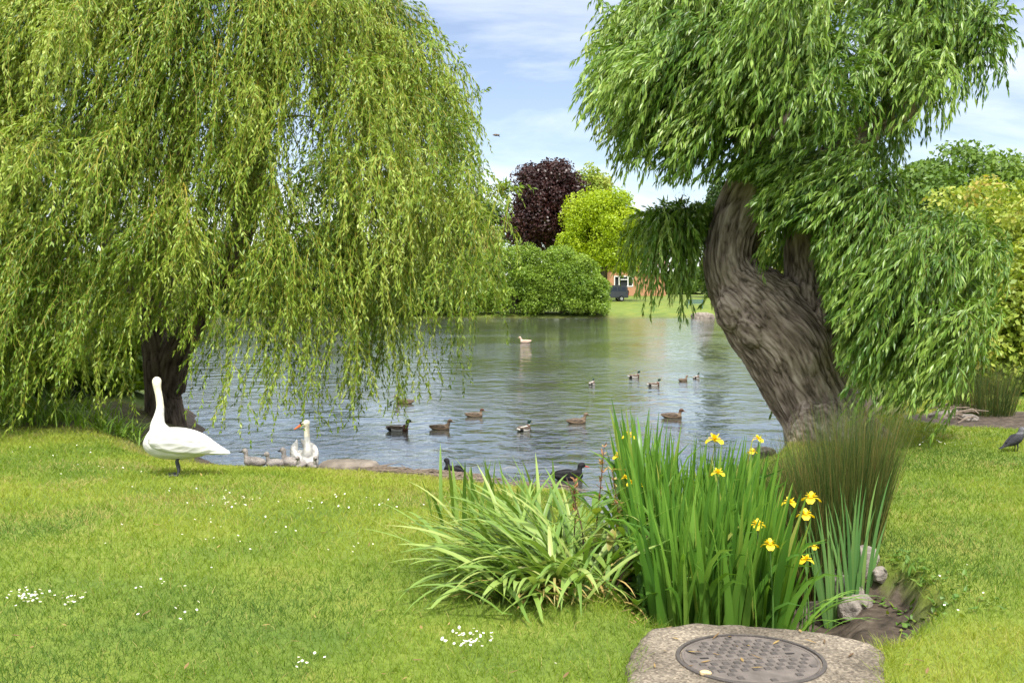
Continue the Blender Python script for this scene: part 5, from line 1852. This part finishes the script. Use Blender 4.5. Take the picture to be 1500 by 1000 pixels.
# ducks
M_GREEN = plain('green_head', (0.008, 0.035, 0.02), rough=0.3, var=0.4, scale=40)
M_GREY = feather_mat('grey_flank', (0.55, 0.53, 0.50), (0.38, 0.36, 0.34), 70, 0.3)
M_BREAST = feather_mat('chestnut_breast', (0.12, 0.06, 0.04), (0.06, 0.03, 0.02), 60, 0.3)
M_BROWN = feather_mat('mottled_brown', (0.26, 0.19, 0.13), (0.09, 0.062, 0.042), 75, 0.5)
M_DKB = feather_mat('dark_brown_wing', (0.19, 0.145, 0.11), (0.08, 0.06, 0.045), 40, 0.5, (0.5, 1, 1))
M_WF = plain('white_plumage', (0.7, 0.68, 0.64), rough=0.8, var=0.05)
M_BILLY = plain('yellow_bill', (0.42, 0.36, 0.06), rough=0.4)
M_BILLB = plain('brown_bill', (0.16, 0.10, 0.05), rough=0.45)
M_COOT = feather_mat('black_plumage', (0.022, 0.022, 0.024), (0.010, 0.010, 0.011), 60, 0.4)
M_PINK = feather_mat('pinkish_buff', (0.62, 0.46, 0.36), (0.5, 0.36, 0.27), 60, 0.3)
M_RED = plain('red_bill', (0.5, 0.05, 0.02), rough=0.4)
DB = [(-.25, 0, .085, .018, .008), (-.20, 0, .065, .05, .03), (-.10, 0, .045, .088, .065), (.02, 0, .04, .098, .072), (.11, 0, .05, .08, .065), (.165, 0, .065, .045, .045)]
DN = [(.10, 0, .075, .055, .055), (.15, 0, .12, .037, .038), (.16, 0, .16, .03, .031), (.172, 0, .195, .034, .037), (.20, 0, .20, .033, .034), (.228, 0, .185, .02, .02)]


def duck(name, label, mats, idx, wing, bill, group='ducks on the pond', low=False):
    o = empty(name, (0, 0, WATER_Z), label, 'duck', group)
    dn = DN if not low else [(x - .02, y, z - .03, r1, r2) for x, y, z, r1, r2 in DN]
    dz = -.03 if low else 0
    dx = -.02 if low else 0
    me = bodies([(DB, 24, LAT), (dn, 22, LAT)], 0.0075, 3, mats, idx)
    link('body', me, o)
    for s in (-1, 1):
        a = loft([(.10, s * .070, .075, .008, .02), (.03, s * .088, .08, .012, .036), (-.08, s * .078, .082, .012, .034), (-.17, s * .045, .088, .009, .02), (-.235, s * .02, .098, .004, .006)], 16)
        a.build('wing', wing, o, smooth=True)
        eye(o, .198 + dx, s * .031, .208 + dz, .005)
    a = loft([(.222 + dx, 0, .187 + dz, .016, .013), (.25 + dx, 0, .178 + dz, .014, .008), (.285 + dx, 0, .172 + dz, .015, .004)], 10)
    a.build('bill', bill, o, smooth=True)
    return o


def drake_idx(c):
    x, z = c[:, 0], c[:, 2]
    i = np.zeros(len(c), int)
    i[x > 0.075] = 1
    i[(x < -0.13)] = 3
    i[(x < -0.205)] = 4
    i[(x > 0.12) & (z > 0.128)] = 4
    i[(x > 0.11) & (z > 0.142)] = 2
    return i


dr = duck('mallard', 'x', [M_GREY, M_BREAST, M_GREEN, M_COOT, M_WF], drake_idx, M_DKB, M_BILLY)
he = duck('mallard', 'x', [M_BROWN], None, M_DKB, M_BILLB)
he2 = duck('mallard', 'x', [M_BROWN, M_BREAST], lambda c: ((c[:, 2] > 0.15) & (c[:, 0] > .1)).astype(int), M_DKB, M_BILLB, low=True)
pk = duck('pale_duck', 'lone pinkish buff duck far out on the dark green reflection', [M_PINK], None, M_PINK, M_BILLY)
ck = duck('coot', 'x', [M_COOT], None, M_COOT, M_WF, low=True)
mo = duck('moorhen', 'black water bird with red bill behind the tall strap leaves', [M_COOT], None, M_COOT, M_RED, low=True)
flock = [(dr, 584, 631, 0.0, 1.05, 'green headed drake with white flank, leftmost of the ducks swimming right'), (he, 646, 629, -0.05, .95, 'brown hen duck following the leftmost green headed drake'), (he2, 696, 610, 0.25, .92, 'small dark brown duck with tucked head above the row of nearer ducks'),
         (dr, 768, 631, 0.95, .95, 'drake turned away at the middle of the pond above the strap leaves'), (he, 846, 620, 0.25, .98, 'brown hen duck with upright neck left of the iris tips'), (he2, 986, 612, -0.1, 1.05, 'plump brown duck gliding just above the iris leaf tips'),
         (dr, 867, 563, 1.15, .85, 'drake seen from behind, leftmost of the distant group'), (dr, 929, 553, 0.5, 1.0, 'highest drake of the distant group with its head raised'), (dr, 958, 565, 0.4, .95, 'pale backed drake below the highest drake of the distant group'),
         (he, 1001, 558, 0.6, .8, 'little brown hen in the distant group near the willow trunk'), (dr, 1020, 554, 0.9, .8, 'farthest right small drake of the distant group beside the trunk'), (he, 592, 591, PI, 1.0, 'brown hen swimming left under the tips of the weeping willow')]
used = set()
for pr, px, py, rz, sc, lab in flock:
    o = copy_tree(pr) if id(pr) in used else pr
    used.add(id(pr))
    c = Wt(px, py)
    o.location = (c[0], c[1], WATER_Z)
    o.rotation_euler = (0, 0, rz)
    o.scale = (sc * 0.87,) * 3
    o.location.z -= 0.012
    o['label'] = lab
    o['group'] = 'ducks on the pond'
for o, px, py, rz, sc, lab in ((pk, 769, 502, PI, 1.25, None), (ck, 664, 695, 2.2, 0.95, 'black coot close to the near shore by the washed up stems'), (mo, 834, 702, 0.35, 1.0, None)):
    c = Wt(px, py)
    o.location = (c[0], c[1], WATER_Z)
    o.rotation_euler = (0, 0, rz)
    o.scale = (sc,) * 3
    if lab:
        o['label'] = lab
    del o['group']

# jackdaw on the right lawn
M_JACK = feather_mat('slate_black_plumage', (0.05, 0.05, 0.058), (0.025, 0.025, 0.03), 60, 0.4)
M_NAPE = feather_mat('grey_nape', (0.16, 0.16, 0.175), (0.1, 0.1, 0.11), 60, 0.3)
cj = G(1487, 662)
jo = empty('jackdaw', tuple(cj), 'dark grey jackdaw standing on the lawn at the right edge', 'bird', rz=0.15)
me = bodies([([(-.10, 0, .085, .03, .022), (-.05, 0, .11, .05, .045), (.01, 0, .145, .058, .055), (.05, 0, .18, .048, .048), (.065, 0, .215, .033, .034), (.075, 0, .245, .033, .034), (.09, 0, .25, .028, .028), (.105, 0, .245, .014, .014)], 34, LAT)], 0.006, 3, [M_JACK, M_NAPE], lambda c: ((c[:, 2] > .205) & (c[:, 0] < .085)).astype(int))
link('body', me, jo)
for s in (-1, 1):
    a = loft([(.045, s * .042, .185, .01, .02), (.0, s * .055, .155, .012, .035), (-.07, s * .04, .11, .01, .025), (-.14, s * .018, .065, .005, .008)], 14)
    a.build('wing', M_JACK, jo, smooth=True)
    a = Acc()
    V, Q, T = tube([(.01, s * .025, .1), (.015, s * .025, .05), (.01, s * .025, .008), (.045, s * .028, .004)], [.012, .006, .005, .004], 8)
    a.add(V, Q, T)
    a.build('leg', M_BLACK, jo, smooth=True)
    eye(jo, .093, s * .027, .255, .005)
a = loft([(-.09, 0, .09, .025, .012), (-.15, 0, .06, .028, .007), (-.19, 0, .042, .024, .003)], 10)
a.build('tail', M_JACK, jo, smooth=True)
a = loft([(.10, 0, .245, .011, .011), (.125, 0, .24, .007, .007), (.145, 0, .235, .003, .003)], 10)
a.build('beak', M_BLACK, jo, smooth=True)

# bird in flight
cf = W(727, 198, 60)
fo = empty('flying_bird', tuple(cf), 'small dark bird flying in the blue sky between the two willows', 'bird', rz=PI - 0.3)
me = bodies([([(-.2, 0, 0, .03, .015), (-.1, 0, 0, .06, .05), (.03, 0, .0, .07, .06), (.12, 0, .01, .045, .045), (.17, 0, .015, .035, .035), (.22, 0, .01, .01, .01)], 24, LAT)], 0.01, 2, [M_DKB])
link('body', me, fo)
for s in (-1, 1):
    a = loft([(.02, s * .05, .02, .07, .012), (.0, s * .16, .04, .07, .010), (-.05, s * .28, -.01, .045, .006), (-.1, s * .36, -.05, .012, .003)], 12, (1, 0, 0))
    a.build('wing', M_DKB, fo, smooth=True)

# ------------------------------------------------------------------ light, sky, camera
SUN_EL, SUN_AZ = 59.0, 168.0     # azimuth clockwise from +Y: behind the camera, to the left
w = bpy.data.worlds.new('World')
SC.world = w
w.use_nodes = True
nt = w.node_tree
nt.nodes.clear()
wo = nt.nodes.new('ShaderNodeOutputWorld')
bg = nt.nodes.new('ShaderNodeBackground')
bg.inputs['Strength'].default_value = 0.075
sky = nt.nodes.new('ShaderNodeTexSky')
sky.sky_type = 'NISHITA'
sky.sun_disc = False
sky.sun_elevation = R(SUN_EL)
sky.sun_rotation = R(SUN_AZ)
sky.altitude = 50
sky.air_density = 1.0
sky.dust_density = 0.4
sky.ozone_density = 2.0
tc = N(nt, 'TexCoord')
sp = N(nt, 'SeparateXYZ')
nt.links.new(tc.outputs['Generated'], sp.inputs[0])
zz_ = N(nt, 'Math', operation='MAXIMUM')
zz_.inputs[1].default_value = 0.0
nt.links.new(sp.outputs['Z'], zz_.inputs[0])
za = N(nt, 'Math', operation='ADD')
za.inputs[1].default_value = 0.22
nt.links.new(zz_.outputs[0], za.inputs[0])
dv = N(nt, 'VectorMath', operation='DIVIDE')
cz_ = N(nt, 'CombineXYZ')
for i in range(3):
    nt.links.new(za.outputs[0], cz_.inputs[i])
nt.links.new(tc.outputs['Generated'], dv.inputs[0])
nt.links.new(cz_.outputs[0], dv.inputs[1])
mp = N(nt, 'Mapping')
mp.inputs['Location'].default_value = (3.1, 1.7, 0)
mp.inputs['Scale'].default_value = (0.8, 1.3, 0.5)
nt.links.new(dv.outputs[0], mp.inputs[0])
cn_ = N(nt, 'TexNoise', Scale=1.25, Detail=9.0, Roughness=0.58, Distortion=0.5)
nt.links.new(mp.outputs[0], cn_.inputs['Vector'])
# more cloud overhead and close to the skyline, a clear blue band between
el = ramp(nt, [(0.26,) * 3, (0.12,) * 3, (0.0,) * 3, (0.03,) * 3, (0.66,) * 3], [0.0, 0.09, 0.18, 0.258, 0.32])
nt.links.new(zz_.outputs[0], el.inputs[0])
ad = N(nt, 'Math', operation='ADD')
nt.links.new(cn_.outputs['Fac'], ad.inputs[0])
nt.links.new(el.outputs[0], ad.inputs[1])
cm = ramp(nt, [(0.05,) * 3, (0.40,) * 3, (0.95,) * 3], [0.50, 0.76, 1.05])
nt.links.new(ad.outputs[0], cm.inputs[0])
mx = N(nt, 'MixRGB')
mx.inputs[2].default_value = (20.0, 20.0, 20.2, 1)
nt.links.new(cm.outputs[0], mx.inputs[0])
hs = N(nt, 'HueSaturation', Hue=0.508, Saturation=0.95, Value=1.55)
nt.links.new(sky.outputs[0], hs.inputs['Color'])
nt.links.new(hs.outputs[0], mx.inputs[1])
nt.links.new(mx.outputs[0], bg.inputs['Color'])
nt.links.new(bg.outputs[0], wo.inputs[0])

sl = bpy.data.lights.new('sun', 'SUN')
sl.energy = 4.4
sl.angle = R(4.0)
sl.color = (1.0, 0.955, 0.88)
so_ = bpy.data.objects.new('sun', sl)
COL.objects.link(so_)
sd = Vector((math.sin(R(SUN_AZ)) * math.cos(R(SUN_EL)), math.cos(R(SUN_AZ)) * math.cos(R(SUN_EL)), math.sin(R(SUN_EL))))
so_.rotation_euler = sd.to_track_quat('Z', 'Y').to_euler()
so_.location = sd * 50

cam = bpy.data.cameras.new('camera')
cam.sensor_width = 36
cam.lens = 36 * FPX / 1500
cam.clip_start = 0.05
cam.clip_end = 3000
co = bpy.data.objects.new('camera', cam)
COL.objects.link(co)
co.location = (0, 0, CAM_Z)
co.rotation_euler = (PI / 2 - PITCH, 0, 0)
SC.camera = co
SC.view_settings.view_transform = 'Standard'
SC.view_settings.look = 'None'
SC.view_settings.exposure = 0.47
SC.view_settings.gamma = 1
SC.view_settings.use_curve_mapping = False
cy_ = SC.cycles
cy_.max_bounces = 6
cy_.diffuse_bounces = 3
cy_.glossy_bounces = 3
cy_.transmission_bounces = 4
cy_.caustics_reflective = False
cy_.caustics_refractive = False
cy_.use_denoising = True
